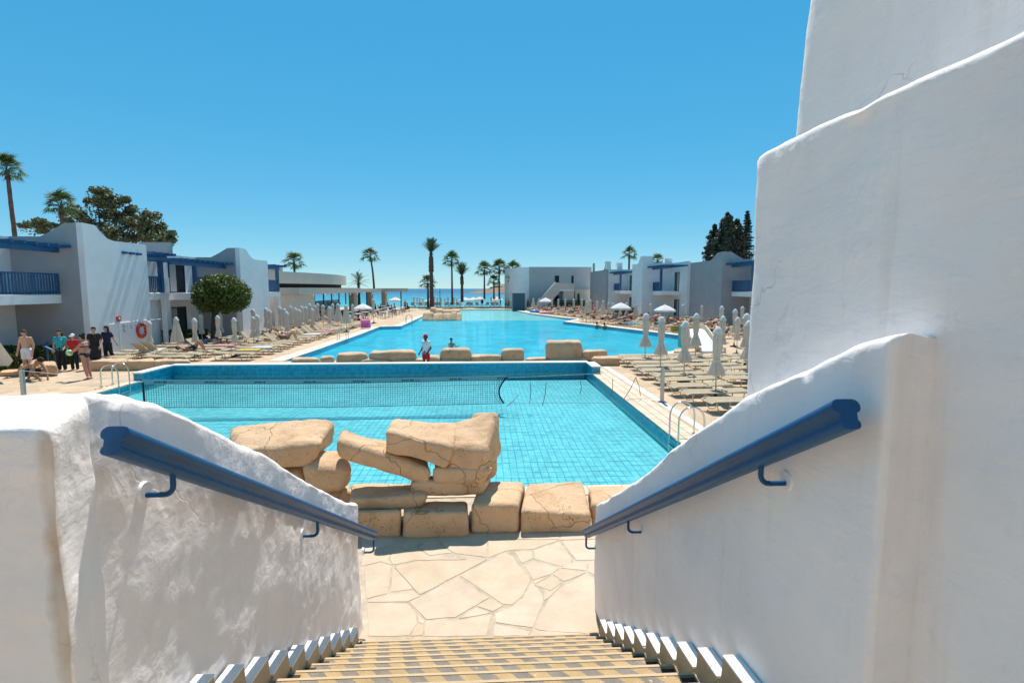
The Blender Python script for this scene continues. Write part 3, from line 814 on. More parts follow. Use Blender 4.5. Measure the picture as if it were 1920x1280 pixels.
# ================================================================== CRAZY PAVING AT THE STAIR FOOT
def stone_mat():
    m, n, l, p = new_mat('paving_stone'); nt = m.node_tree
    co = geo_pos(nt); rn = obj_rand(nt)
    base = ramp(nt, rn, [(0.0, (0.52, 0.40, 0.275)), (0.35, (0.57, 0.44, 0.31)), (0.7, (0.545, 0.43, 0.315)), (1.0, (0.58, 0.46, 0.345))])
    v = ramp(nt, tex_noise(nt, co, 3.0, 6, 0.65), [(0.3, (0.86, 0.83, 0.78)), (0.7, (1.05, 1.05, 1.05))])
    col = mixc(nt, 1.0, base, v, 'MULTIPLY')
    pit = mathn(nt, 'MULTIPLY', ramp(nt, tex_noise(nt, co, 55.0, 3), [(0.66, (0, 0, 0)), (0.72, (1, 1, 1))]), ramp(nt, tex_noise(nt, co, 2.4, 2), [(0.52, (0, 0, 0)), (0.62, (1, 1, 1))]))
    col = mixc(nt, mathn(nt, 'MULTIPLY', pit, 0.7), col, (0.20, 0.13, 0.07))
    l.new(col, p.inputs['Base Color']); p.inputs['Roughness'].default_value = 0.8; p.inputs['Specular IOR Level'].default_value = 0.25
    l.new(bumpn(nt, mathn(nt, 'SUBTRACT', tex_noise(nt, co, 24.0, 5), pit), 0.25, 0.008), p.inputs['Normal'])
    return m
M['stone'] = stone_mat()
pv = thing('stone_paving', 'cream crazy paving of irregular flagstones at the foot of the stairs', 'paving', (0, 6, 0))
MB().box(-2.2, 2.2, 4.60, 8.5, -.03, .005).build('grout_bed', M['grout'], pv)
S = [[(215,350),(320,320),(385,345),(385,430),(360,520),(230,550)], [(400,350),(440,392),(528,490),(388,508),(392,420)],
 [(412,348),(560,312),(875,305),(1005,300),(830,395),(575,528),(532,488)], [(235,562),(370,527),(528,500),(572,536),(492,572),(240,574)],
 [(235,582),(490,582),(553,650),(556,712),(508,792),(245,792)], [(815,418),(1018,546),(800,672),(612,685),(505,575)],
 [(832,403),(1120,257),(1170,282),(1228,362),(1288,432),(1228,540),(1168,592),(1112,590)], [(1022,552),(1108,597),(1040,636),(942,600)],
 [(932,606),(1030,645),(830,680)], [(612,692),(830,688),(1040,652),(1020,720),(1000,790),(602,792)], [(562,716),(600,722),(595,792),(515,792)],
 [(507,588),(603,692),(598,714),(566,704),(560,650)], [(1172,600),(1240,545),(1292,455),(1358,512),(1368,570),(1300,738),(1060,704),(1052,652)],
 [(1050,715),(1288,762),(1268,790),(1047,790)], [(1382,580),(1412,542),(1490,472),(1640,392),(1720,430),(1720,780),(1330,752),(1312,740)],
 [(1312,465),(1420,407),(1493,450),(1410,500)], [(1242,342),(1300,312),(1470,352),(1420,394),(1302,430)], [(1178,252),(1298,247),(1298,295),(1232,325)],
 [(1303,241),(1470,187),(1548,290),(1548,343),(1480,343),(1312,296)], [(1482,182),(1720,172),(1720,305),(1580,305),(1542,260)],
 [(1562,316),(1650,316),(1650,374),(1482,354)], [(1432,395),(1482,362),(1638,385),(1500,444)], [(1012,178),(1468,176),(1300,234),(1130,244),(1012,288)],
 [(1656,316),(1720,316),(1720,410),(1656,380)], [(200,130),(400,130),(408,200),(200,265)], [(415,130),(660,130),(550,215),(480,240),(415,206)],
 [(672,130),(1005,130),(1005,285),(802,262),(722,212)], [(562,222),(667,168),(716,216),(780,256),(640,275)],
 [(482,247),(550,226),(632,280),(868,300),(560,306),(402,334),(377,300),(412,214)], [(200,272),(405,210),(370,298),(395,335),(320,314),(200,345)],
 [(1012,130),(1470,130),(1470,172),(1012,172)], [(1478,130),(1720,130),(1720,168),(1480,176)], [(1300,440),(1415,400),(1310,460)],
 [(1366,512),(1412,505),(1490,456),(1412,538),(1372,566)], [(1305,745),(1330,756),(1720,784),(1720,792),(1280,790)]]
K = 560 / 1920.0
for i, poly in enumerate(S):
    pts = [on_z(620 + x * K, 960 + y * K, .012).to_2d() for x, y in poly]
    c = sum(pts, Vector((0, 0))) / len(pts)
    area = sum(pts[k - 1].x * pts[k].y - pts[k].x * pts[k - 1].y for k in range(len(pts)))
    if area < 0: pts.reverse()
    # split the edges and let them waver, as hand-broken stone does
    fine = []
    for k in range(len(pts)):
        a, b_ = pts[k], pts[(k + 1) % len(pts)]
        n_ = max(1, int((b_ - a).length / .09))
        for j in range(n_):
            q = a + (b_ - a) * (j / n_)
            w = Vector((noise.noise(Vector((q.x * 6, q.y * 6, i))), noise.noise(Vector((q.x * 6, q.y * 6, i + 50.0))))) * .012
            q = q + w; dd = c - q
            fine.append(q + dd.normalized() * min(.0005, dd.length * .1))
    n_ = len(fine); tz = .0095 + .003 * noise.noise(Vector((i * 1.7, 0, 0)))
    mb = MB()
    tri = tessellate_polygon([[Vector((q.x, q.y, 0)) for q in fine]])
    top_ = [Vector((q.x, q.y, tz)) + (Vector((c.x, c.y, tz)) - Vector((q.x, q.y, tz))).normalized() * .003 for q in fine]
    mb.add([(q.x, q.y, .001) for q in fine] + top_, [(k, (k + 1) % n_, n_ + (k + 1) % n_, n_ + k) for k in range(n_)] + [tuple(n_ + t_ for t_ in tt) for tt in tri])
    mb.build('flagstone', M['stone'], pv)
# ================================================================== BOULDERS
def boulder(label, yf_, yb_, fbl, fbr, ftr, ftl, btl, btr, r=.35, amp=.035, seed=0, mat='rock', n=28, group='sandstone boulders between the stair foot and the pool', fr=1.9, zmin=None, slope=0.0):
    """front corners in pixels on the plane y=yf, back top corners on y=yb; the back bottom follows the front bottom's height"""
    f = [on_y(*q, yf_) for q in (fbl, fbr, ftr, ftl)]; tb = [on_y(*q, yb_) for q in (btr, btl)]
    if slope:
        f[0].y -= slope; f[1].y -= slope
    if zmin is not None:
        f[0].z = max(f[0].z, zmin) if zmin > f[0].z else f[0].z
        f[0].z = f[1].z = zmin
    bb_ = [Vector((tb[1].x, yb_, f[0].z)), Vector((tb[0].x, yb_, f[1].z))]
    mb = rounded_hex([f[0], f[1], f[2], f[3], bb_[0], bb_[1], tb[0], tb[1]], n, min(.8, r * 1.45), amp * 1.25, fr * .85, seed, .45)
    return one('boulder', mb, M[mat], label, 'rock', group)
NEAR = 'sandstone boulders between the stair foot and the pool'
boulder('big flat-topped boulder overhanging behind the left stair wall', 7.6, 8.55, (470, 885), (580, 872), (600, 830), (430, 845), (432, 795), (626, 781), .35, .04, 1)
boulder('rounded leaning boulder under the big flat-topped one on the left', 7.5, 8.2, (575, 935), (655, 925), (668, 872), (556, 865), (590, 838), (650, 838), .5, .04, 2)
boulder('small boulder half hidden behind the left wall at the water edge', 7.75, 8.4, (600, 965), (660, 955), (660, 915), (600, 920), (605, 895), (655, 900), .45, .03, 3)
boulder('low wedge of rock behind the left stair wall under the overhang', 7.75, 8.4, (480, 950), (580, 950), (575, 880), (490, 880), (495, 860), (570, 862), .4, .03, 33)
boulder('long tilted slab boulder bridging the gap in the rock arch', 7.3, 7.95, (632, 858), (806, 918), (812, 880), (630, 822), (640, 800), (800, 848), .5, .03, 4)
boulder('large square boulder with a broad flat top on the arch', 7.25, 8.05, (722, 850), (838, 880), (852, 838), (724, 808), (738, 782), (862, 792), .3, .035, 5)
boulder('horned boulder rising highest at the right of the rock pile', 7.3, 8.1, (832, 886), (914, 888), (914, 842), (846, 836), (848, 790), (938, 762), .35, .04, 6)
boulder('upright back piece of the horned boulder facing the pool', 7.75, 8.2, (880, 905), (932, 905), (934, 812), (885, 822), (880, 768), (930, 764), .4, .03, 7)
boulder('thin rock layer wedged below the large square boulder', 7.28, 7.95, (812, 908), (905, 908), (926, 876), (812, 876), (815, 865), (926, 862), .4, .02, 8)
boulder('wide dark-bottomed rock ledge carrying the upper boulders', 7.32, 7.9, (770, 930), (905, 930), (922, 898), (770, 903), (775, 890), (922, 885), .4, .025, 9)
boulder('low flat rock slab right beside the end of the left wall', 7.2, 7.9, (655, 960), (790, 952), (800, 928), (655, 935), (660, 905), (800, 905), .4, .03, 10)
boulder('small square block at the bottom left of the rock pile', 7.02, 7.6, (660, 1003), (752, 999), (752, 957), (660, 958), (665, 948), (752, 948), .2, .018, 11, zmin=-.02)
boulder('wide block in the bottom row with a crack across its face', 6.98, 7.6, (754, 1002), (879, 1001), (877, 958), (755, 960), (758, 938), (876, 938), .22, .02, 12, zmin=-.02)
boulder('tall block with a sunlit top in the bottom row', 7.04, 7.85, (881, 997), (971, 997), (974, 944), (881, 945), (898, 900), (986, 900), .25, .022, 13, zmin=-.02)
boulder('broad sunlit block at the right end of the bottom row', 7.04, 7.9, (974, 997), (1106, 996), (1108, 964), (976, 957), (990, 903), (1092, 899), .22, .025, 14, zmin=-.02)
boulder('pale rock behind the lower end of the right handrail', 7.2, 8.2, (1110, 1000), (1230, 1000), (1230, 950), (1110, 945), (1104, 908), (1230, 905), .25, .03, 15, zmin=-.02)
MID = 'row of low boulders between the two pools'
mid = [(545, 602, 669, 'low long rock at the left end of the row between the pools'), (600, 628, 665, 'small flat rock left of the chunky one between the pools'),
       (628, 693, 659, 'chunky cracked rock left of the long raised one'), (690, 787, 655, 'long raised rock left of the lifeguard in the red cap'),
       (672, 735, 670, 'pale low foot stone under the long raised rock'), (735, 800, 670, 'low foot stone just left of the red shorts'),
       (800, 826, 665, 'small rock directly right of the red shorts'), (822, 888, 650, 'square sunlit boulder in front of the swimmer'),
       (826, 880, 671, 'low foot stone under the square boulder in front of the swimmer'),
       (880, 942, 663, 'low smooth rock right of the square boulder'), (938, 986, 651, 'stepped boulder left of the biggest one between the pools'),
       (984, 1028, 668, 'thin sloping rock left of the biggest boulder between the pools'), (1020, 1096, 636, 'biggest cracked boulder in the row between the pools'),
       (1020, 1062, 668, 'left foot stone under the biggest boulder between the pools'), (1060, 1100, 668, 'right foot stone under the biggest boulder between the pools'),
       (1092, 1140, 654, 'flat brick-like rock right of the biggest boulder')]
for i, (x0, x1, yt, lb) in enumerate(mid):
    yf2 = 24.25 + (.12 if yt < 664 else -.02) + .02 * (i % 3); yb2 = yf2 + (.9 if yt < 664 else .6)
    w = (x1 - x0); t = rnd.uniform(-.06, .06) * w
    yb_ = 690
    boulder(lb, yf2, yb2, (x0, yb_), (x1, yb_), (x1 - .05 * w, yt + 3.5), (x0 + .04 * w + t, yt + 4.5), (x0 + .08 * w, yt + .6), (x1 - .1 * w, yt), .3, .05, 20 + i, 'rock_far', 10, MID, 1.5, zmin=-.3 if x1 < 1110 else -.02)
right_mid = [(1108, 1162, 667, 683, 22.9, 'squared rock at the far right corner of the near pool rim'), (1150, 1245, 668, 683, 24.6, 'low rock edging the large pool behind the first right loungers'),
             (1240, 1310, 664, 682, 24.8, 'low rock edging the large pool behind the middle parasols'), (1305, 1420, 668, 680, 25.0, 'long low rock ledge behind the right terrace loungers'),
             (1262, 1306, 654, 668, 27.0, 'curved rock edge left of the water slide foot')]
for i, (x0, x1, yt, yb_, yy, lb) in enumerate(right_mid):
    w = x1 - x0
    boulder(lb, yy, yy + 1.0, (x0, yb_), (x1, yb_), (x1 - .02 * w, yt + 4), (x0 + .03 * w, yt + 4), (x0 + .06 * w, yt), (x1 - .04 * w, yt), .3, .05, 50 + i, 'rock_far', 10, MID, 1.5, zmin=-.02)
left_kerb = [(168, 240, 'kerb rock behind the woman with the ball'), (238, 290, 'middle kerb rock left of the near pool'), (288, 356, 'long kerb rock ending at the near pool corner')]
for i, (x0, x1, lb) in enumerate(left_kerb):
    boulder(lb, 22.6, 23.5, (x0, 690), (x1, 690), (x1, 677), (x0, 677), (x0 + 2, 673), (x1 - 3, 671.5), .2, .04, 60 + i, 'rock_far', 9, 'kerb rocks left of the near pool', 1.5, zmin=-.02)
for i, (x0, x1, yt, lb) in enumerate([(0, 45, 691, 'long low kerb rock at the far left behind the crouching man'), (70, 112, 677, 'rounded kerb rock at the foot of the blue ramp rail'), (36, 76, 681, 'small kerb rock behind the crouching man')]):
    boulder(lb, 21.3, 22.2, (x0 - 8, 702), (x1, 702), (x1 - 4, yt + 6), (x0, yt + 6), (x0 + 4, yt), (x1 - 8, yt), .4, .04, 66 + i, 'rock_far', 9, 'kerb rocks left of the near pool', 1.5, zmin=-.02)
isl = [(793, 813, 585, 597), (811, 831, 587, 597.5), (830, 847, 587, 597.5), (845, 857, 584.5, 597), (855, 866, 586, 595.5)]
for i, (x0, x1, yt, yb_) in enumerate(isl):
    boulder('%s front stone from the left of the rock island in the large pool' % ordinal(i), 60.5, 62, (x0, yb_), (x1, yb_), (x1, yt + 1), (x0, yt + 1), (x0 + 1, yt), (x1 - 1, yt), .3, .08, 70 + i, 'rock_far', 7, 'stones of the rock island', .8, zmin=-.3, slope=.9)
for i, (x0, x1, yt) in enumerate([(806, 818, 575.5), (812, 832, 578.5), (832, 848, 579.5), (848, 862, 580)]):
    boulder('%s back stone from the left of the rock island in the large pool' % ordinal(i), 62.2, 63.6, (x0, 590), (x1, 590), (x1, yt + 1.5), (x0, yt + 1.5), (x0 + 1, yt), (x1 - 1, yt), .3, .08, 80 + i, 'rock_far', 7, 'stones of the rock island', .8, zmin=-.3, slope=.9)
# ================================================================== APARTMENT BLOCKS
def window(parent, ax, pos, a0, a1, z0, z1, face, curtain=True, name='window'):
    """glazed opening on a wall. ax 'x': the wall lies in the plane x=pos and spans y a0..a1; 'y' likewise. face: +1/-1 outward"""
    def bx(mb, u0, u1, d0, d1, w0, w1):
        lo, hi = sorted((pos + face * d0, pos + face * d1))
        return mb.box(lo, hi, u0, u1, w0, w1) if ax == 'x' else mb.box(u0, u1, lo, hi, w0, w1)
    fr = MB(); t = .07
    bx(fr, a0, a1, .0, .05, z1 - t, z1); bx(fr, a0, a1, .0, .05, z0, z0 + t)
    bx(fr, a0, a0 + t, .0, .05, z0 + t, z1 - t); bx(fr, a1 - t, a1, .0, .05, z0 + t, z1 - t)
    mid_ = (a0 + a1) / 2
    bx(fr, mid_ - t / 2, mid_ + t / 2, .002, .052, z0 + t, z1 - t)
    w = fr.build(name, M['frame'], parent)
    for u0, u1 in ((a0 + t, mid_ - t / 2), (mid_ + t / 2, a1 - t)):
        bx(MB(), u0, u1, .006, .018, z0 + t, z1 - t).build('pane', M['glass'], w)
    if curtain:
        c = MB(); n = 10; u0, u1 = a0 + t + .02, a0 + (a1 - a0) * .46
        for i in range(n):
            q0 = u0 + (u1 - u0) * i / n; q1 = u0 + (u1 - u0) * (i + .8) / n
            bx(c, q0, q1, .019, .024 + .004 * (i % 2), z0 + t, z1 - t)
        c.build('curtain', M['curtain'], w)
    return w
def railing(parent, pts, z, h=.95, step=.16):
    t = MB(); bal = MB()
    for a, b_ in zip(pts, pts[1:]):
        a, b_ = Vector((*a, 0)), Vector((*b_, 0)); L = (b_ - a).length; d = (b_ - a) / L
        t.bar(a + Vector((0, 0, z + h)), b_ + Vector((0, 0, z + h)), .09, .07)
        t.bar(a + Vector((0, 0, z + .10)), b_ + Vector((0, 0, z + .10)), .05, .06)
        n = max(2, int(L / step))
        for i in range(n + 1):
            p_ = a + d * (L * i / n); w = .08 if i % 9 == 0 else .05
            bal.box(p_.x - w / 2, p_.x + w / 2, p_.y - w / 2, p_.y + w / 2, z + .06 + (.003 * (i % 2)), z + h - .037)
    r_ = t.build('railing', M['blue_far'], parent)
    tag(bal.build('balusters', M['blue_far'], r_), kind='stuff')
    return r_
def pergola(parent, x0, x1, y0, y1, z, sgn, post=None):
    """long beam over the balcony front, rafters across it with notched ends, one post"""
    xo = x1
    MB().box(min(xo - .07, xo + .07), max(xo - .07, xo + .07), y0 - .3, y1, z, z + .22).build('pergola_beam', M['blue_far'], parent)
    n = max(3, int((y1 - y0) / .55))
    for i in range(n + 1):
        y = y0 - .2 + (y1 - y0 + .1) * i / n
        lo, hi = sorted((x0, xo - sgn * .65))
        MB().box(lo, hi, y - .05, y + .05, z + .224, z + .36).build('rafter', M['blue_far'], parent)
    if post is not None:
        MB().box(xo - .11, xo + .11, post - .11, post + .11, 3.2, z - .003).build('pergola_post', M['blue_far'], parent)
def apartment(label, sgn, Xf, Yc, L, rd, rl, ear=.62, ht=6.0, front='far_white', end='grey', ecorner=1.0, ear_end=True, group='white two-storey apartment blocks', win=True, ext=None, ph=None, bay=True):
    """sgn -1: block on the left, its long face looks to +X; sgn +1: on the right, its long face looks to -X.
    The recessed balcony bay lies on the camera side, rd deep and rl long."""
    t = thing('apartment_block', label, 'building', (Xf + sgn * 2, Yc + L / 2, 0), group)
    Xb = Xf + sgn * rd; Xd = Xf + sgn * 9.0
    def bxs(mb, xa, xb, *r_): return mb.box(min(xa, xb), max(xa, xb), *r_)
    # long face with the raised ear at the near corner
    e = [(Yc, 0), (Yc + L, 0), (Yc + L, ht), (Yc + 2.0 * ecorner, ht - .02), (Yc + 1.6 * ecorner, ht + .06), (Yc + 1.15 * ecorner, ht + ear * .55), (Yc + .8 * ecorner, ht + ear), (Yc, ht + ear + .02)]
    MB().prism(e, 'x', Xf, Xf + sgn * .28).build('long_wall', M[front], t)
    # end face towards the camera
    w_ = abs(rd)
    en = [(Xf + sgn * .282, 0), (Xb + sgn * 1.2, 0), (Xb + sgn * 1.2, ht), (Xf + sgn * min(1.9, w_ * .75), ht), (Xf + sgn * min(1.3, w_ * .55), ht + ear * .5), (Xf + sgn * .8, ht + ear), (Xf + sgn * .282, ht + ear + .015)]
    if not ear_end: en = [(Xf + sgn * .282, 0), (Xb + sgn * 1.2, 0), (Xb + sgn * 1.2, ht), (Xf + sgn * .282, ht)]
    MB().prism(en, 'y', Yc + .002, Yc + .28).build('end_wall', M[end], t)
    # body behind
    bxs(MB(), Xf + sgn * .285, Xd, Yc + .285, Yc + L, 0, ht - .35).build('roof_body', M['far_white'], t)
    bxs(MB(), Xf + sgn * .285, Xd, Yc + L - .25, Yc + L - .003, ht - .349, ht - .01).build('back_parapet', M['far_white'], t)
    if rl > 0:
        bw = bxs(MB(), Xb, Xb + sgn * .3, Yc - rl, Yc - .002, 0, ht - .02).build('balcony_wall', M['far_white'], t)
        bxs(MB(), Xb + sgn * .302, Xd, Yc - rl, Yc - .004, 0, ht - .4).build('rear_body', M['far_white'], t)
        Xs = Xf + sgn * (rd * .36)
        sl = bxs(MB(), Xb - sgn * .002, Xs, Yc - rl * .62, Yc - .004, 2.72, 3.12).build('balcony_slab', M['far_white'], t)
        railing(t, [(Xs + sgn * .07, Yc - .03), (Xs + sgn * .07, Yc - rl * .62 + .06)], 3.12)
        pergola(t, Xb + sgn * .0, Xs, Yc - rl * .95, Yc - .01, ht - .75 if ph is None else ph, sgn, Yc - rl * .60)
        f = -sgn
        window(t, 'x', Xb, Yc - rl * .52, Yc - rl * .24, 3.125, 5.15, f)
        window(t, 'x', Xb, Yc - rl * .55, Yc - rl * .25, .12, 2.25, f, name='patio_door')
        if not bay: return t
        # low pier and outer parapet of the bay, at the camera end
        bxs(MB(), Xs, Xs + sgn * .3, Yc - rl, Yc - rl * .62 - .004, 0, 4.05).build('bay_pier', M['far_white'], t)
        bxs(MB(), Xb - sgn * .003, Xs + sgn * .302, Yc - rl, Yc - rl + .25, 0, 4.0).build('bay_side', M['far_white'], t)
    # rafter stubs through the long wall
    for i in range(3):
        y = Yc + L - 1.9 + .55 * i
        if L > 4: bxs(MB(), Xf - sgn * .16, Xf - sgn * .002, y - .14, y + .14, ht - .62, ht - .5).build('rafter_stub', M['blue_far'], t)
    return t
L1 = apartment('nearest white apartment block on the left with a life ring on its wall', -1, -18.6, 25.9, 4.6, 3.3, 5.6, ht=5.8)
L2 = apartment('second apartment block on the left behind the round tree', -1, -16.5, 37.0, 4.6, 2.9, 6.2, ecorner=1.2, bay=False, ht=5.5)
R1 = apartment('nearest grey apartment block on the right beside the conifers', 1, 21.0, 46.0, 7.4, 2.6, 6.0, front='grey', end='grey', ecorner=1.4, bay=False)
R2 = apartment('middle white apartment block on the right behind the open parasols', 1, 17.4, 57.8, 4.0, 3.3, 4.6, ear=.75, end='far_white', ear_end=False, ht=6.2, bay=False)
R3 = apartment('far grey and white apartment block on the right behind the crowd', 1, 16.7, 72.0, 11.0, 2.9, 6.0, front='grey', end='far_white', ear_end=False, bay=False)
R0 = apartment('white apartment block hidden behind the tall wall on the right', 1, 21.6, 31.0, 8.0, 2.8, 5.0, ecorner=1.3)
# corner turrets on the right-hand blocks
MB().box(17.36, 18.5, 57.78, 58.4, 6.2, 6.95).build('corner_turret', M['far_white'], R2)
MB().box(19.9, 20.75, 57.78, 58.4, 6.2, 6.7).build('corner_turret', M['far_white'], R2)
MB().box(16.69, 17.3, 71.98, 72.9, 6.0, 7.1).build('corner_turret', M['far_white'], R3)
MB().box(18.2, 18.9, 71.98, 72.9, 6.0, 6.9).build('corner_turret', M['far_white'], R3)
MB().box(16.5, 16.69, 79.5, 80.3, 5.9, 7.2).build('corner_turret', M['grey'], R3)
# links between the left blocks: bay with pergola, column and balcony behind the first block
lk = thing('balcony_link', 'recessed balcony bay with blue pergola between the two left blocks', 'building', (-20.5, 32, 0))
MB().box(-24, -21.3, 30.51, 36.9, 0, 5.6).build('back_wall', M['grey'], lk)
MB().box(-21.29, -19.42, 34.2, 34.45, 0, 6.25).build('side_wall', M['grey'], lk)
MB().box(-21.29, -18.9, 30.52, 32.9, 2.75, 3.12).build('balcony_slab', M['far_white'], lk)
MB().box(-19.15, -18.86, 32.45, 32.895, 0, 2.745).build('column', M['far_white'], lk)
MB().box(-19.15, -18.86, 32.45, 32.9, 3.124, 4.05).build('pier', M['far_white'], lk)
railing(lk, [(-18.98, 30.56), (-18.98, 32.42)], 3.12)
pergola(lk, -21.2, -18.98, 31.0, 32.9, 5.1, -1, 32.3)
lk2 = thing('balcony_link', 'small blue pergola balcony at the far end of the second left block', 'building', (-17.5, 43, 0))
MB().box(-20, -18.2, 41.62, 45.5, 0, 5.0).build('back_wall', M['far_white'], lk2)
MB().box(-18.19, -16.6, 41.63, 44.2, 2.75, 3.1).build('balcony_slab', M['far_white'], lk2)
MB().box(-16.95, -16.62, 43.7, 44.15, 0, 2.745).build('column', M['far_white'], lk2)
railing(lk2, [(-16.7, 41.68), (-16.7, 44.0)], 3.1)
pergola(lk2, -18.1, -16.7, 42.2, 44.3, 4.9, -1, 43.9)

# end building with the outside stair
eb = thing('end_building', 'plain grey building with an outside stair at the far right end of the pool', 'building', (11, 88, 0))
x992 = ratio(992) * 86
MB().box(x992, 17.5, 86.0, 96, 0, 6.9).build('main_wall', simple('light_grey_render', (0.47, 0.46, 0.455), 0.85, var=0.06, nscale=0.8, spec=0.2), eb)
wedge = [(x992 - .003, 86.01), (x992 - .003, 96), (x992 - 3.6, 96), (x992 - 1.75, 88.5)]
MB().prism(wedge, 'z', 0, 6.88).build('side_wall', M['far_white'], eb)
xs0, xs1 = ratio(1008) * 84, ratio(1041) * 84
stp = MB().prism([(xs0, 0), (xs0 + .8, 0), (xs1 + .6, 2.75), (xs1 + .6, 4.35), (xs1, 4.35), (xs0 - .2, 1.1)], 'y', 83.6, 84.0)
stp.build('stair_parapet', M['cream_wall'], eb)
MB().prism([(xs0 - .2, 1.12), (xs1, 4.37), (xs1, 4.45), (xs0 - .2, 1.2)], 'y', 83.58, 84.02).build('stair_coping', M['white_paint'], eb)
MB().box(xs1 + .602, ratio(1076) * 84, 83.6, 85.99, 3.0, 3.28).build('landing', M['far_white'], eb)
MB().box(xs1 + .602, ratio(1076) * 84, 83.58, 83.85, 3.284, 4.2).build('landing_parapet', M['cream_wall'], eb)
MB().box(ratio(1056) * 84, ratio(1076) * 84, 83.7, 85.98, 0, 2.995).build('lower_wall', M['cream_wall'], eb)
MB().box(ratio(1078) * 84, 17.3, 83.9, 85.99, 0, 3.3).build('lower_wing', M['cream_wall'], eb)
for x0, x1, z0, z1, yy, nm in ((1040, 1048, 4.2, 5.5, 85.99, 'upper_window'), (1071, 1075, 4.25, 5.5, 85.99, 'upper_window'), (1039, 1048, 0, 2.3, 85.99, 'doorway'), (1082.5, 1086.5, .2, 2.6, 83.89, 'doorway')):
    a, b_ = ratio(x0) * yy, ratio(x1) * yy
    o_ = MB().box(a, b_, yy - .05, yy + .0, z0, z1).build(nm, M['frame'], eb)
    MB().box(a + .08, b_ - .08, yy - .058, yy - .052, z0 + .08, z1 - .08).build('pane', M['dark'], o_)
sb = MB().box(ratio(961) * 84, ratio(983) * 84, 82.5, 85.5, 0, 2.7)
one('service_box', sb, simple('dark_teal_panel', (0.03, 0.085, 0.12), 0.5), 'dark teal box-like hut at the corner of the end building', 'hut')

# ================================================================== RESTAURANT
rs_ = thing('beach_restaurant', 'low flat-roofed restaurant pavilion with a long canopy on the left', 'building', (-19, 62, 0))
M['tan'] = simple('tan_render', (0.50, 0.455, 0.385), 0.85, var=0.05, nscale=1)
M['stone_col'] = simple('stone_cladding', (0.36, 0.30, 0.22), 0.9, var=0.35, nscale=6, bump=0.7, bscale=12)
MB().box(-23, -15.9, 46.5, 69.5, 2.88, 3.48).build('canopy', M['tan'], rs_)
MB().box(-22.9, -16.0, 69.503, 89, 2.92, 3.40).build('canopy_extension', M['tan'], rs_)
MB().box(-16.85, -12.0, 84.0, 84.9, 2.93, 3.45).build('projecting_canopy', M['tan'], rs_)
MB().box(ratio(752) * 84.5 - .08, ratio(752) * 84.5 + .08, 84.4, 84.56, 0, 2.925).build('steel_post', M['frame'], rs_)
MB().box(-24, -16.4, 46.8, 52.2, 0, 2.875).build('cream_wall', M['cream_wall'], rs_)
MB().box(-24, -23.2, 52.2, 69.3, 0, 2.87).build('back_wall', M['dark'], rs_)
# glazed front
fr = MB()
for y in (52.4, 55.3, 58.2, 61.1, 64.0): fr.box(-16.52, -16.42, y - .06, y + .06, 0, 2.87)
fr.box(-16.52, -16.42, 52.2, 64.0, 2.2, 2.3)
for i, y in enumerate((52.4, 55.3, 58.2)):
    MB().box(-16.49, -16.475, y + .065, y + 2.83, 0.05, 2.195).build('pane', M['glass'], rs_)
for i, y in enumerate((52.4, 55.3, 58.2, 61.1, 64.0)):
    MB().box(-16.52, -16.42, y - .06, y + .06, 0, 2.87).build('mullion', M['frame'], rs_)
for x0, x1 in ((663, 676), (695, 704), (722, 730)):
    ya, yb2 = -16.3 / ratio(x0), -16.3 / ratio(x1)
    MB().box(-16.9, -16.25, ya, min(yb2, ya + 1.6), 0, 2.91).build('stone_column', M['stone_col'], rs_)
for px in (688,):
    y = -16.1 / ratio(px); MB().box(-16.2, -16.05, y - .08, y + .08, 0, 2.91).build('steel_post', M['frame'], rs_)
# upper roof drum, curved in plan
arc = []
for i in range(15):
    f = i / 14; y = 50 + 27 * f
    arc.append((-20.0 + 3.2 * math.sin(f * PI * .8) - 1.6 * f, y))
arc2 = [(x - 8, y) for x, y in reversed(arc)]
MB().prism(arc + arc2, 'z', 3.9, 5.05).build('upper_roof', M['tan'], rs_)
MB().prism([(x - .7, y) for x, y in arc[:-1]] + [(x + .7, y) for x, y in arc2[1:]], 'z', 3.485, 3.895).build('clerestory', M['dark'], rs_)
MB().box(-24, -19.6, 48.0, 53.0, 5.055, 5.55).build('roof_plant', M['grey'], rs_)
# festoon bulbs under the canopy edge
for y in (50, 53.5, 57, 60, 63.5, 67, 71, 76, 81, 86): MB().ellipsoid((-15.8, y, 2.72), (.09, .09, .12), 8, 5).build('bulb', M['white_paint'], rs_)
# headland far out, with a rocky crest
hm = simple('headland_rock', (0.20, 0.135, 0.09), 0.95, var=0.5, nscale=0.05, bump=1.0, bscale=0.15, bdist=3.0)
hl = MB(); n1, n2 = 60, 10
vs_ = []
for i in range(n1 + 1):
    f = i / n1; x = -22 + 240 * f; crest = (3.0 + 20 * min(1, f * 2.4) ** 1.1) * (0.85 + .2 * noise.noise(Vector((f * 14, 0, 0))))
    for k in range(n2 + 1):
        g_ = k / n2
        z = -2.6 + (crest + 0) * (math.sin(g_ * PI * .5) ** .8) * min(1, f * 6 + .10)
        vs_.append((x + 25 * noise.noise(Vector((f * 9, g_ * 3, 2))), 640 + 150 * g_ + 20 * noise.noise(Vector((f * 7, g_ * 4, 5))), z + 1.2 * noise.noise(Vector((f * 30, g_ * 9, 1)))))
hl.add(vs_, [(i * (n2 + 1) + k, (i + 1) * (n2 + 1) + k, (i + 1) * (n2 + 1) + k + 1, i * (n2 + 1) + k + 1) for i in range(n1) for k in range(n2)], True)
struct('headland', hl, hm)

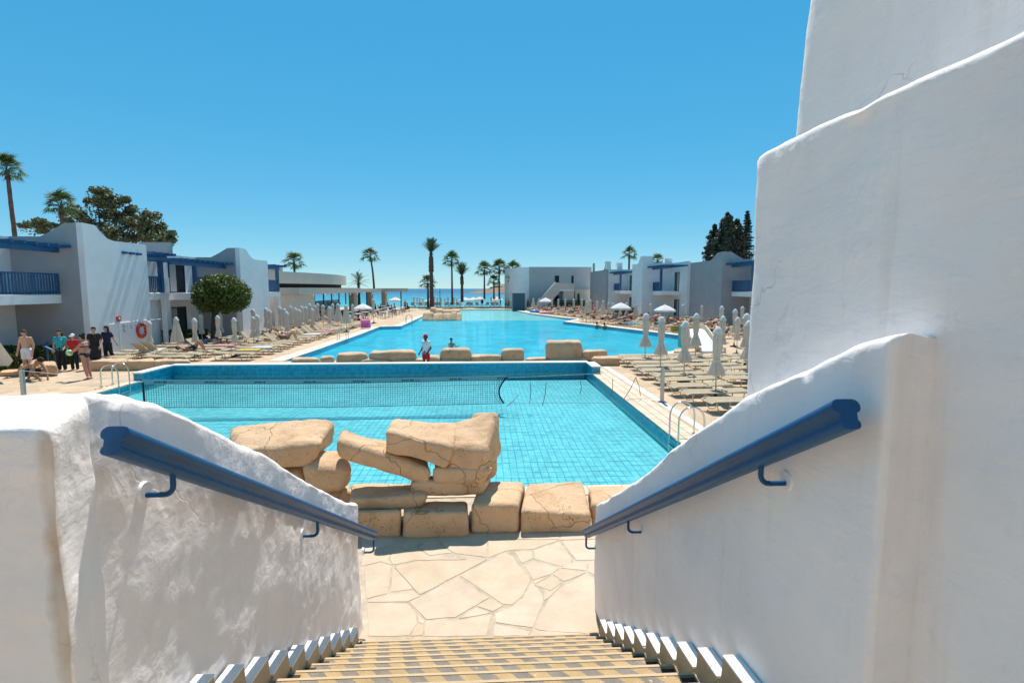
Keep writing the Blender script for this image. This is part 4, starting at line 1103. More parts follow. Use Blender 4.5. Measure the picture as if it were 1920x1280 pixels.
# ---------------------------------------------------------------- fittings on the first block's wall
XW = -18.6
tor = MB(); lr = on_x(266, 619.5, XW + .06); ns, nr = 28, 10; vs_ = []
for i in range(ns):
    a = 2 * PI * i / ns
    for k in range(nr):
        b_ = 2 * PI * k / nr; rr_ = .34 + .085 * math.cos(b_)
        vs_.append((lr.x + .06 * math.sin(b_), lr.y + rr_ * math.cos(a), lr.z + rr_ * math.sin(a)))
tor.add(vs_, [(i * nr + k, ((i + 1) % ns) * nr + k, ((i + 1) % ns) * nr + (k + 1) % nr, i * nr + (k + 1) % nr) for i in range(ns) for k in range(nr)], True)
lf = thing('life_ring', 'red and white life ring hanging on the left white wall', 'life ring', (lr.x, lr.y, lr.z - .45))
tor.build('ring', simple('red_plastic', (0.55, 0.03, 0.02), 0.4), lf)
rp = MB(); rp.tube([(lr.x + .03, lr.y + .16 * math.sin(a * 2.3), lr.z - .2 + .4 * a / 6) for a in [i * .3 for i in range(21)]], .02, 6)
rp.tube([(lr.x, lr.y - .1, lr.z + .3), (lr.x, lr.y - .22, lr.z + .62), (lr.x, lr.y + .05, lr.z + .32)], .015, 6)
rp.build('rope', M['white_paint'], lf)
sg_m = simple('pale_notice', (0.55, 0.57, 0.60), 0.6)
ink = simple('notice_ink', (0.12, 0.16, 0.22), 0.6); red = simple('notice_red', (0.5, 0.08, 0.07), 0.6)
def notice(x0, x1, y0, y1, lines, mt, label):
    a, b_ = on_x(x0, y0, XW + .004), on_x(x1, y1, XW + .004)
    t = thing('wall_notice', label, 'sign', ((XW + .004), a.y, min(a.z, b_.z)), 'notices on the first block wall')
    MB().box(XW + .001, XW + .012, a.y, b_.y, b_.z, a.z).build('board', M['white_paint'], t)
    h_ = (a.z - b_.z) / lines
    for k in range(lines):
        MB().box(XW + .0125, XW + .0145, a.y + .04, b_.y - .04 - .05 * (k % 3), b_.z + h_ * (k + .25), b_.z + h_ * (k + .7)).build('line_of_print', mt, t)
notice(228, 237, 607, 622, 6, ink, 'tall notice with grey printed lines on the left white wall')
notice(237.5, 241, 608, 616, 4, ink, 'narrow notice beside the tall one on the left wall')
notice(242.5, 248.5, 607, 615, 3, ink, 'square notice with a dark pictogram on the left wall')
notice(252, 256.5, 605, 611.5, 2, red, 'small red prohibition notice left of the life ring')
bl = on_x(223, 597, XW + .05)
ab = thing('alarm_bell', 'small round red alarm bell on the left white wall', 'bell', (bl.x, bl.y, bl.z))
MB().tube([(bl.x - .05, bl.y, bl.z), (bl.x + .03, bl.y, bl.z)], [.17, .15], 14).build('dome', red, ab)
MB().tube([(bl.x + .031, bl.y, bl.z), (bl.x + .06, bl.y, bl.z)], [.06, .05], 10).build('hub', M['white_paint'], ab)
cd = MB(); a, b_ = on_x(203, 608, XW + .03), on_x(301, 598, XW + .03)
cd.tube([a, (a + b_) / 2 + Vector((0, 0, .02)), b_], .022, 6)
q = on_x(223, 605, XW + .03); cd.tube([q, (q.x, q.y, .02)], .02, 6)
one('wall_conduit', cd, M['white_paint'], 'white pipe running across and down the left white wall', 'pipe')
# blue ramp rail on the left terrace
rr1, rr2 = on_z(90, 690), on_z(124, 688)
br_ = thing('ramp_railing', 'short blue metal ramp railing by the left hedge', 'railing', (rr1.x, rr1.y, 0))
MB().bar((rr1.x, rr1.y, 0), (rr1.x, rr1.y, .92), .09, .09).build('post', M['blue_far'], br_)
MB().bar((rr2.x, rr2.y - .5, 0), (rr2.x, rr2.y - .5, .62), .09, .09).build('post', M['blue_far'], br_)
MB().bar((rr1.x - .1, rr1.y, .95), (rr2.x + .15, rr2.y - .52, .66), .10, .07).build('rail', M['blue_far'], br_)
MB().bar((rr1.x - 1.2, rr1.y + 1.6, .97), (rr1.x, rr1.y, .955), .10, .07).build('rail', M['blue_far'], br_)

# ---------------------------------------------------------------- unseen terrace and house added behind the viewer to bounce warm light forward
struct('added_bounce_terrace', MB().box(-16, 1.27, -15.0, 1.30, 0.0, 1.752), M['deck'])
rb = thing('added_rear_house', 'unseen house added behind the viewer to bounce warm light onto the stair walls', 'building', (-3, -15, 1.75))
MB().box(-16, 12, -15.6, -15.0, 0, 7.0).build('front_wall', M['cream_wall'], rb)
MB().box(-16, 12, -22, -15.61, 0, 6.6).build('body', M['far_white'], rb)
for x in (-12, -7.5, -3, 4):
    window(rb, 'y', -15.0, x, x + 1.9, 1.80, 4.1, 1, name='patio_door')
    window(rb, 'y', -15.0, x, x + 1.9, 4.7, 6.3, 1)
# ================================================================== TREES, PALMS, HEDGES
def fan_frond(L=1.25, seed=0):
    """Washingtonia leaf: stalk and a folded fan of blades with drooping tips"""
    rg = random.Random(seed); mb = MB()
    mb.tube([(0, 0, 0), (L * .45, 0, L * .16), (L * .75, 0, L * .16)], [.035, .025, .018], 4)
    c = Vector((L * .72, 0, L * .16)); n = 15
    for i in range(n):
        a = R(-78 + 156 * i / (n - 1)) + rg.uniform(-.05, .05)
        l_ = L * (.78 + .12 * math.cos(a)) * rg.uniform(.85, 1.05); w = L * .052
        d = Vector((math.cos(a), math.sin(a), .02)); s_ = Vector((-d.y, d.x, 0))
        p1 = c + d * (l_ * .55) + Vector((0, 0, .03 * (-1) ** i)); p2 = c + d * l_ + Vector((0, 0, -l_ * rg.uniform(.28, .55)))
        mb.add([c, p1 + s_ * w, p1 - s_ * w, p2, p1 + Vector((0, 0, .03))], [(0, 1, 4), (0, 4, 2), (1, 3, 4), (4, 3, 2)])
    return mb
def feather_frond(L=2.4, seed=0):
    rg = random.Random(seed); mb = MB(); n = 18; pts = []
    for i in range(9):
        t = i / 8; pts.append(Vector((L * t * (1 - .12 * t), 0, L * (.30 * t - .34 * t * t))))
    mb.tube(pts, [.035 * (1 - .8 * i / 8) for i in range(9)], 4)
    for i in range(2, n):
        t = i / n; k = min(7, int(t * 8)); p_ = pts[k].lerp(pts[k + 1], t * 8 - k); l_ = L * .24 * math.sin(PI * min(1, t * .9 + .12)) + .08
        for s_ in (-1, 1):
            d = Vector((.62, s_ * .75, .22)).normalized(); w = Vector((.03, -s_ * .01, 0))
            mb.add([p_ - w, p_ + w, p_ + d * l_ + Vector((0, 0, -l_ * .22))], [(0, 1, 2)])
    return mb
FAN = [fan_frond(1.25, s).mesh('frond', fix=False) for s in range(3)]
FEA = [feather_frond(2.4, s).mesh('frond', fix=False) for s in range(2)]
for me in FAN: me.materials.append(M['palm_leaf'])
for me in FEA: me.materials.append(M['date_leaf'])
def palm(base, h, label, kind='fan', crown=1.0, lean=0.0, nf=20, tr=.17, seed=0, upright=False):
    rg = random.Random(seed * 7 + 3); base = Vector(base)
    t = thing('palm_tree', label, 'palm tree', base, 'palms round the pool')
    n = 26; pts, rs2 = [], []
    for i in range(n + 1):
        f = i / n; pts.append((base.x + lean * f * f + .03 * noise.noise(Vector((f * 4, seed, 0))), base.y, base.z - .1 + (h + .1) * f))
        rs2.append(tr * (1.25 - .45 * f) * (1 + .10 * (i % 2)) * (1.5 if (upright and .62 < f < .9) else 1))
    MB().tube(pts, rs2, 9).build('trunk', M['palm_bark'], t)
    top = Vector((base.x + lean, base.y, base.z + h)) - base
    for i in range(nf):
        me = (FAN if kind == 'fan' else FEA)[i % (3 if kind == 'fan' else 2)]
        o = link_mesh('frond', me, None, t)
        el = R(84) - R(104 if not upright else 50) * (i / (nf - 1)) ** (.9)
        az = i * 2.39996 + rg.uniform(-.3, .3)
        o.location = top + Vector((0, 0, -.35 * i / nf))
        o.rotation_euler = (rg.uniform(-.25, .25), -el, az)
        s_ = crown * rg.uniform(.82, 1.1) * (.84 if (kind == 'fan' and base.y > 60) else 1); o.scale = (s_, s_, s_)
    # skirt of dry leaf bases under the crown
    sk = MB(); 
    for i in range(16):
        a = i * 2.4; r0 = tr * .9
        p_ = Vector((base.x + lean + r0 * math.cos(a), base.y + r0 * math.sin(a), base.z + h - .1 - .03 * i))
        d = Vector((math.cos(a) * .25, math.sin(a) * .25, -.45 * crown)); s2 = Vector((-math.sin(a), math.cos(a), 0)) * .06
        sk.add([p_ + s2, p_ - s2, p_ + d], [(0, 1, 2)])
    sk.build('dry_leaf_bases', M['palm_bark'], t)
    return t
def palm_px(px, ytop, ybase, Y, label, **k):
    top = on_y(px, ytop, Y); base_z = on_y(px, ybase, Y).z if ybase else 0.0
    base_z = max(base_z, -.0) if Y < 99 else -1.2
    cr = k.get('crown', 1.0)
    return palm((top.x - k.get('lean', 0), Y, base_z), top.z - base_z - .55 * cr, label, **k)
palm_px(12, 308, None, 34, 'tall fan palm cut by the left edge of the picture', crown=.56, nf=22, tr=.12, seed=1, lean=-.15)
palm_px(113, 376, None, 36, 'fan palm rising in front of the big grey-green tree', crown=.58, nf=22, tr=.11, seed=2)
palm_px(551, 484, None, 70, 'small fan palm above the restaurant roof', crown=1.0, nf=20, tr=.15, seed=3)
palm_px(694, 474, 545, 92, 'slim tall fan palm behind the restaurant canopy', crown=1.15, nf=20, tr=.15, seed=4, lean=-.5)
palm_px(808, 464, 575, 93, 'tall date palm with an upright tied crown by the shore', kind='feather', crown=1.2, nf=40, tr=.30, seed=5, upright=True)
palm_px(802, 524, 575, 95, 'short fan palm leaning against the tall date palm', crown=1.2, nf=20, tr=.17, seed=6)
palm_px(847, 482, 570, 94, 'slim fan palm right of the tall date palm', crown=1.2, nf=20, tr=.15, seed=7)
palm_px(866, 508, 565, 95, 'short date palm with an upright crown by the shore', kind='feather', crown=1.05, nf=36, tr=.22, seed=8, upright=True)
palm_px(908, 500, 560, 96, 'leftmost fan palm of the group before the headland', crown=1.15, nf=20, tr=.14, seed=9)
palm_px(926, 522, 560, 97, 'lowest fan palm in front of the headland', crown=.95, nf=19, tr=.13, seed=10)
palm_px(936, 497, 560, 97, 'tallest fan palm in front of the headland', crown=1.25, nf=20, tr=.14, seed=11)
palm_px(962, 499, 575, 97, 'fan palm touching the corner of the end building', crown=1.2, nf=19, tr=.19, seed=12)
palm_px(964, 515, 575, 94, 'lower fan palm beside the dark teal hut', crown=1.1, nf=19, tr=.19, seed=13)
palm_px(1180, 471, None, 100, 'fan palm rising behind the right-hand blocks', crown=1.15, nf=19, tr=.2, seed=14)
palm_px(672, 522, None, 84, 'stubby date palm top behind the restaurant roof', kind='feather', crown=.9, nf=22, tr=.2, seed=15)
palm_px(1233, 484, None, 75, 'palm crown just showing above the middle right block', crown=.8, nf=20, tr=.2, seed=16)

def leaf_cloud(mb, rg, c, r_, n, size, shell=.35):
    c = Vector(c)
    for _ in range(n):
        while True:
            v = Vector((rg.uniform(-1, 1), rg.uniform(-1, 1), rg.uniform(-1, 1)))
            if shell < v.length < 1: break
        p_ = c + Vector((v.x * r_[0], v.y * r_[1], v.z * r_[2]))
        nn = (v.normalized() + Vector((rg.uniform(-.9, .9), rg.uniform(-.9, .9), rg.uniform(-.6, .9)))).normalized()
        a = nn.orthogonal().normalized(); a.rotate(Matrix.Rotation(rg.uniform(0, 6.28), 3, nn)); b_ = nn.cross(a)
        s_ = size * rg.uniform(.6, 1.3)
        mb.add([p_ - a * s_, p_ + b_ * s_ * .5, p_ + a * s_, p_ - b_ * s_ * .5], [(0, 1, 2, 3)])
def limb_tree(name, label, base, h, blobs, leafmat, n_leaf, size, trunk_r, seed, cat='tree', group=None):
    rg = random.Random(seed); base = Vector(base)
    t = thing(name, label, cat, base, group)
    tk = MB(); fork = base + Vector((0, 0, h * .35))
    tk.tube([base - Vector((0, 0, .2)), base + Vector((.05, 0, h * .18)), fork], [trunk_r * 1.2, trunk_r, trunk_r * .85], 8)
    cr = MB()
    for (dx, dy, dz, rx, ry, rz) in blobs:
        c = base + Vector((dx, dy, dz))
        m_ = fork.lerp(c, .5) + Vector((rg.uniform(-.3, .3), rg.uniform(-.3, .3), .3))
        tk.tube([fork, m_, c], [trunk_r * .6, trunk_r * .35, trunk_r * .1], 6)
        for q in range(7):
            e = c + Vector((rg.uniform(-1, 1) * rx, rg.uniform(-1, 1) * ry, rg.uniform(-.6, 1) * rz)) * .8
            tk.tube([c, e], [trunk_r * .14, trunk_r * .05], 4)
            leaf_cloud(cr, rg, e, (rx * .38, ry * .38, rz * .36), n_leaf // 7, size, .0)
        leaf_cloud(cr, rg, c, (rx, ry, rz), n_leaf // 5, size, .25)
    tk.build('trunk', M['bark'], t)
    cr.build('crown', M[leafmat], t, fix=False)
    return t
# big grey-green tree behind the first block: its crown lobes follow the outline in the photograph
TYY = 42.0
def blob_px(px, py, rpx, rpy, Y=TYY, base=(0, 0, 0)):
    c = on_y(px, py, Y) - Vector(base); k = Y / F * 1.02
    return (c.x, rnd.uniform(-1.2, 1.2), c.z, rpx * k, rpx * k * .9, rpy * k)
tb_ = on_y(205, 470, TYY); tb_ = Vector((tb_.x, TYY, 0))
limb_tree('eucalyptus_tree', 'wide grey-green tree rising behind the first left block', tb_, 7.5,
          [blob_px(*q, base=tb_) for q in ((188, 370, 28, 20), (165, 385, 22, 18), (215, 385, 25, 20), (150, 410, 30, 20), (195, 410, 34, 24), (95, 430, 30, 14), (232, 412, 24, 22),
           (262, 425, 28, 22), (292, 415, 22, 20), (305, 440, 26, 18), (320, 448, 18, 15), (275, 450, 30, 18), (225, 445, 34, 20), (120, 440, 30, 16))], 'olive', 900, .13, .3, 21)
# clipped round ficus
fb = on_z(402, 645); fy = fb.y
ft = thing('clipped_tree', 'round clipped green tree in front of the second left block', 'tree', (fb.x, fy, 0))
k = fy / F
fc = on_y(416, 554, fy); rx, rz_ = 50 * k, 40 * k
MB().tube([(fb.x, fy, -.1), (fb.x + .05, fy, .9), (fb.x + .2, fy, fc.z - rz_ * .3)], [.24, .19, .16], 9).build('trunk', M['bark'], ft)
rg = random.Random(5); cr = MB()
for i in range(95):
    u = i / 94; th = math.acos(1 - 1.75 * u); ph = i * 2.39996
    d = Vector((math.sin(th) * math.cos(ph), math.sin(th) * math.sin(ph), math.cos(th)))
    rr_ = .80 + .08 * noise.noise(d * 2.5)
    c = fc + Vector((d.x * rx * rr_, d.y * rx * rr_, d.z * rz_ * rr_ - (.0 if d.z > -.2 else .0)))
    leaf_cloud(cr, rg, c, (rx * .24, rx * .24, rz_ * .24), 95, .085, .0)
leaf_cloud(cr, rg, fc, (rx * .85, rx * .85, rz_ * .85), 2500, .11, .55)
cr.build('crown', M['ficus'], ft, fix=False)
# conifers on the right
def conifer(px, ytop, Y, wpx, label, seed, layers=16, spire=False, zb=4.0):
    rg = random.Random(seed); top = on_y(px, ytop, Y); base = Vector((top.x, Y, 0)); h = top.z; k = Y / F
    t = thing('conifer_tree', label, 'conifer', base, 'dark conifers behind the right blocks')
    MB().tube([base, top - Vector((0, 0, .2))], [.35, .04], 7).build('trunk', M['bark'], t)
    cr = MB()
    for i in range(layers):
        f = i / (layers - 1); z = zb + (h - zb) * (1 - f) ** 1.0 - .1; r_ = wpx * k * (f ** (.75 if spire else .5)) * rg.uniform(.75, 1.15) + .12
        nb_ = 9 if spire else 10
        for q in range(nb_):
            a = rg.uniform(0, 6.28); e = r_ * rg.uniform(.55, 1.0)
            p_ = Vector((base.x + e * .55 * math.cos(a), base.y + e * .55 * math.sin(a), z - e * .06))
            sx_, sy_ = abs(math.cos(a)) * e * .55 + .16, abs(math.sin(a)) * e * .55 + .16
            leaf_cloud(cr, rg, p_, (sx_, sy_, .16 if spire else .36), 40 if spire else 110, .11 if spire else .15, .0)
    cr.build('crown', M['conifer'], t, fix=False)
conifer(1364, 402, 62, 34, 'pointed dark conifer behind the nearest right block', 31, 24, zb=5)
conifer(1340, 424, 64, 27, 'rounded dark conifer at the left of the conifer clump', 32, 10, zb=5.5)
conifer(1382, 414, 63, 28, 'bushy dark conifer right of the pointed one', 33, 18, zb=5)
conifer(1402, 396, 66, 24, 'slender tiered conifer at the edge of the white wall', 34, 24, True, zb=5)
# hedges and shrubs
def hedge(x0, x1, y0, y1, h, label, seed, mat='hedge', dens=520):
    rg = random.Random(seed); cr = MB(); L = max(x1 - x0, .4); D = max(y1 - y0, .4)
    n = int(dens * (L * h + D * h + L * D))
    for _ in range(n):
        f = rg.random(); x, y, z = rg.uniform(x0, x1), rg.uniform(y0, y1), rg.uniform(0.02, h)
        s_ = rg.randrange(4)
        if s_ == 0: y = y0 + abs(rg.gauss(0, .06))
        elif s_ == 1: x = x1 - abs(rg.gauss(0, .06))
        elif s_ == 2: z = h - abs(rg.gauss(0, .05)); 
        z += .05 * noise.noise(Vector((x * 3, y * 3, 0)))
        nn = Vector((rg.uniform(-1, 1), rg.uniform(-1, 1), rg.uniform(-.3, 1))).normalized()
        a = nn.orthogonal().normalized(); a.rotate(Matrix.Rotation(rg.uniform(0, 6.28), 3, nn)); b_ = nn.cross(a); q = .06 * rg.uniform(.6, 1.4)
        cr.add([Vector((x, y, z)) - a * q, Vector((x, y, z)) + b_ * q * .6, Vector((x, y, z)) + a * q, Vector((x, y, z)) - b_ * q * .6], [(0, 1, 2, 3)])
    t = thing('hedge', label, 'hedge', ((x0 + x1) / 2, (y0 + y1) / 2, 0), 'low clipped hedges')
    MB().box(x0 + .18, x1 - .18, y0 + .18, y1 - .18, 0, h - .3).build('inner_twigs', M['bark'], t)
    cr.build('foliage', M[mat], t, fix=False)
hedge(-22.3, -18.75, 23.4, 24.9, .85, 'clipped hedge behind the bathers on the left', 41)
hedge(-23.5, -19.2, 22.0, 23.2, .7, 'clipped hedge at the far left behind the shirtless man', 42)
a = on_z(422, 626); hedge(a.x, a.x + 2.9, a.y - .4, a.y + .8, 1.05, 'clipped hedge right of the round tree', 43)
a = on_z(312, 650); hedge(a.x - .6, a.x + 1.6, a.y + .6, a.y + 1.6, .9, 'dark shrub bed between the two left blocks', 44)
a = on_z(1036, 581); hedge(a.x, a.x + 5.0, a.y - 1.2, a.y + .3, 1.5, 'hedge below the outside stair of the end building', 45, dens=160)
a = on_z(1152, 597); hedge(a.x, a.x + 2.4, a.y, a.y + 1.2, 1.2, 'dark hedge under the left open parasol on the right side', 46, dens=160)
# strip of lawn before the beach
lw_ = simple('lawn', (0.075, 0.085, 0.025), 0.95, var=0.4, nscale=3)
struct('lawn_strip', MB().box(-14, 9, 93, 98.8, -.02, .06), lw_)
# ================================================================== PARASOLS
def closed_parasol(kind, rg):
    """local origin at the foot, 2.3 m tall; kind 0 tied tight, 1 tied low with a flared skirt, 2 hanging loose like a tent"""
    t = thing('closed_parasol', 'closed cream parasol', 'parasol', (0, 0, 0), 'closed cream parasols')
    MB().tube([(0, 0, 0), (0, 0, 2.27)], .022, 8).build('pole', M['grey_metal'], t)
    MB().lathe((0, 0, 0), [(.0, .0), (.24, .0), (.25, .05), (.06, .09), (.045, .22), (.0, .22)], 14).build('base', M['frame'], t)
    if kind == 0: prof = [(.20, .86), (.22, .9), (.20, 1.0), (.165, 1.15), (.115, 1.27), (.125, 1.4), (.15, 1.6), (.16, 1.8), (.15, 1.98), (.13, 2.1), (.09, 2.2)]
    elif kind == 1: prof = [(.27, .80), (.285, .85), (.25, .98), (.19, 1.12), (.105, 1.25), (.13, 1.4), (.165, 1.62), (.17, 1.85), (.15, 2.02), (.11, 2.13), (.07, 2.2)]
    else: prof = [(.42, .72), (.44, .76), (.40, .95), (.33, 1.2), (.265, 1.5), (.21, 1.75), (.165, 1.95), (.12, 2.1), (.08, 2.2)]
    ph = [rg.uniform(-.12, .12) for _ in range(64)]; n = 48
    def mod(k, i, r_):
        f = math.cos(8 * 2 * PI * k / n + .25 * math.sin(i * .6)); amp_ = .34 if i < 4 else .26; r_ *= .72
        return max(.025, r_ * (1 + amp_ * f + .16 * noise.noise(Vector((k * .35, i * .45, kind * 5.0)))))
    MB().lathe((0, 0, 0), prof, n, True, mod).build('folded_canopy', M['canvas'], t)
    cap = [(.155, 2.06), (.15, 2.10), (.10, 2.22), (.05, 2.29), (.012, 2.30)]
    MB().lathe((0, 0, 0), cap, 24, True, lambda k, i, r_: r_ * (1 + (.13 if i < 2 else .05) * math.cos(8 * 2 * PI * k / 24))).build('top_vent', M['white_canvas'], t)
    if kind < 2:
        zt = 1.27 if kind == 0 else 1.25
        MB().lathe((0, 0, 0), [(.128, zt - .025), (.135, zt), (.128, zt + .025)], 16).build('tie_strap', M['canvas'], t)
    return t
PP = [closed_parasol(k, rnd) for k in range(3)]
used = {}
def ppx(x, ytop, ybase, kind=0, label=None):
    b_ = on_z(x, ybase); tp_ = on_y(x, ytop, b_.y)
    s = max(.75, min(1.2, tp_.z / 2.3))
    return (x, b_, s, kind, label)
# right terrace, then the far right, as (x, top y, foot y, kind)
right_list = [(1209, 587, 683, 1), (1238, 593, 702, 1), (1282, 601, 717, 1), (1303, 587, 680, 1), (1341, 612, 751, 1), (1315, 572, 613, 0), (1280, 570, 612, 0), (1351, 573, 640, 0), (1353, 592, 678, 0),
              (1376, 579, 650, 0), (1381, 594, 664, 0), (1390, 574, 628, 0), (1396, 587, 690, 0), (1400, 600, 712, 1)]
right_lab = ['closed parasol furthest left on the right terrace', 'closed parasol standing just left of the white net post', 'closed parasol in the middle of the right terrace loungers', 'closed parasol right behind the middle one on the right terrace',
             'nearest and tallest closed parasol on the right terrace', 'closed parasol against the grey wall of the nearest right block', 'closed parasol before the dark patio door of the middle right block']
far_right = [(1000, 559, 0, 2), (1010.5, 559, 0, 2), (1035, 560, 0, 0), (1047, 560, 0, 0), (1060, 560, 0, 0), (1076, 560, 0, 0), (1091, 560, 0, 0), (1100, 564, 0, 2), (1107, 561, 0, 0), (1120, 564, 0, 0), (1131, 563, 0, 2), (1141, 567, 0, 0),
             (1150, 567, 0, 0), (1163, 567, 0, 1), (1175, 567, 0, 1), (1192, 570, 0, 2), (1220, 569, 0, 0)]
left_list = [(283, 601, 668, 0), (334, 594, 662, 2), (368, 596, 668, 0), (380, 588, 648, 0), (411, 591, 655, 0), (416, 585, 646, 0), (442, 595, 668, 0), (450, 582, 645, 0), (477, 579, 640, 0), (476.5, 593, 653, 1), (485, 590, 653, 0),
             (501, 577, 636, 0), (508, 581, 637, 0), (527, 575, 632, 0), (535, 578, 634, 0), (540, 584, 643, 0), (546.5, 573, 625, 0), (556, 577, 630, 0), (563, 580, 632, 0), (567, 573, 622, 0), (575, 574.5, 624, 0), (582, 569, 616, 0),
             (587, 578, 628, 0), (592, 572, 618, 0), (597, 568.5, 614, 0), (607, 571, 620, 0), (619, 574, 626, 0), (625, 569, 616, 0), (635, 568.5, 618, 2), (650, 571, 622, 2), (662, 570, 615, 0), (701, 560, 606, 0)]
for i, (x, yt, yb_, kd) in enumerate(right_list):
    x, b_, s, kd, _ = ppx(x, yt, yb_, kd)
    lb = right_lab[i] if i < len(right_lab) else 'closed parasol %s' % ['half hidden behind others at the right block corner', 'with its top before the grey block corner on the right', 'third from the tall white wall on the right', 'second from the tall white wall, shorter one behind', 'before the dark door beside the tall white wall', 'nearly touching the tall white wall, behind the front one', 'cut off by the tall white wall, nearest there'][i - len(right_lab)]
    place(PP[kd], used, b_, rnd.uniform(0, 6), s, lb)
for i, (x, yt, yb_, kd) in enumerate(sorted(left_list)):
    x, b_, s, kd, _ = ppx(x, yt, yb_, kd)
    place(PP[kd], used, b_, rnd.uniform(0, 6), s, '%s closed parasol from the left among the left terrace loungers' % ordinal(i))
for i, (x, yt, _, kd) in enumerate(sorted(far_right)):
    Y = 78 - (x - 1000) * .16 if x < 1095 else 60 - (x - 1100) * .09
    tp_ = on_y(x, yt, Y)
    place(PP[kd], used, (tp_.x, Y, 0), rnd.uniform(0, 6), tp_.z / 2.3, '%s closed parasol from the left before the right-hand buildings' % ordinal(i))
# beach parasols behind the lawn, tan and far away
beach_x = [776, 782, 787, 793, 814, 820, 827, 834, 840, 851, 856, 864, 921, 928]
for i, x in enumerate(beach_x):
    Y = 101 + (i % 4) * 1.5; q = ratio(x) * Y
    place(PP[i % 2], used, (q, Y, -.35 - .1 * (i % 4)), i * 1.3, 1.0, '%s closed beach parasol from the left before the sea' % ordinal(i))
def open_parasol():
    t = thing('open_parasol', 'open white parasol', 'parasol', (0, 0, 0), 'open white parasols')
    MB().tube([(0, 0, 0), (0, 0, 2.5)], .026, 8).build('pole', M['white_paint'], t)
    MB().lathe((0, 0, 0), [(.0, .0), (.28, .0), (.28, .06), (.06, .10), (.05, .25), (.0, .25)], 14).build('base', M['frame'], t)
    n = 8; vs_ = [(0, 0, 2.62)]; Rm = 1.35
    for ring, (r_, z) in enumerate(((.35, 2.55), (.75, 2.38), (1.1, 2.19), (Rm, 2.02), (Rm + .01, 1.84))):
        for k in range(24):
            a = 2 * PI * k / 24; f = (math.cos(8 * a) + 1) / 2
            rr_ = r_ * (1 - .05 * (1 - f)); zz = z - (.035 * (1 - f) * (r_ / Rm)) + (.03 * math.sin(k * 2.1) if ring == 4 else 0)
            vs_.append((rr_ * math.cos(a), rr_ * math.sin(a), zz))
    fs = [(0, 1 + k, 1 + (k + 1) % 24) for k in range(24)]
    for ring in range(4):
        for k in range(24):
            a, b_ = 1 + ring * 24 + k, 1 + ring * 24 + (k + 1) % 24
            fs.append((a, b_, b_ + 24, a + 24))
    MB().add(vs_, fs).build('canopy', M['white_canvas'], t)
    MB().lathe((0, 0, 0), [(.20, 2.60), (.12, 2.67), (.02, 2.70)], 16).build('top_vent', M['white_canvas'], t)
    for k in range(8):
        a = 2 * PI * k / 8
        MB().bar((.03 * math.cos(a), .03 * math.sin(a), 2.52), (1.28 * math.cos(a), 1.28 * math.sin(a), 2.0), .02, .03).build('rib', M['grey_metal'], t)
    return t
OP = open_parasol()
ops = [(1247, 571, 1.0, 'large open white parasol before the patio doors on the right'), (1164, 567, 1.0, 'large open white parasol above the crowded right loungers'), (1023, 558, 1.0, 'open white parasol below the outside stair'),
       (680, 569, 1.0, 'open white parasol over the restaurant terrace tables'), (625, 561.5, 1.0, 'open white parasol seen through the restaurant'), (741, 557, .95, 'open white parasol at the end of the restaurant canopy'),
       (805, 560, .95, 'open white beach parasol at the foot of the tall date palm'), (872, 557, .95, 'first open white beach parasol left of the short date palm'), (887, 557, .95, 'open white beach parasol left of the headland palms'),
       (900, 556, 1.0, 'open white beach parasol in front of the headland'), (932, 556, 1.0, 'rightmost open white beach parasol near the dark hut')]
for x, yt, s, lb in ops:
    Y = {1247: 46.5, 1164: 50.5, 1023: 76.0, 680: 54.0, 625: 74.0, 741: 86.0}.get(x, 101 + x % 3)
    tp_ = on_y(x, yt, Y); zb_ = 0.0 if Y < 99 else -.35 - .3 * (Y - 101) / 2
    place(OP, used, (tp_.x, Y, zb_), rnd.uniform(0, 1), (tp_.z - zb_) / 2.68, lb)

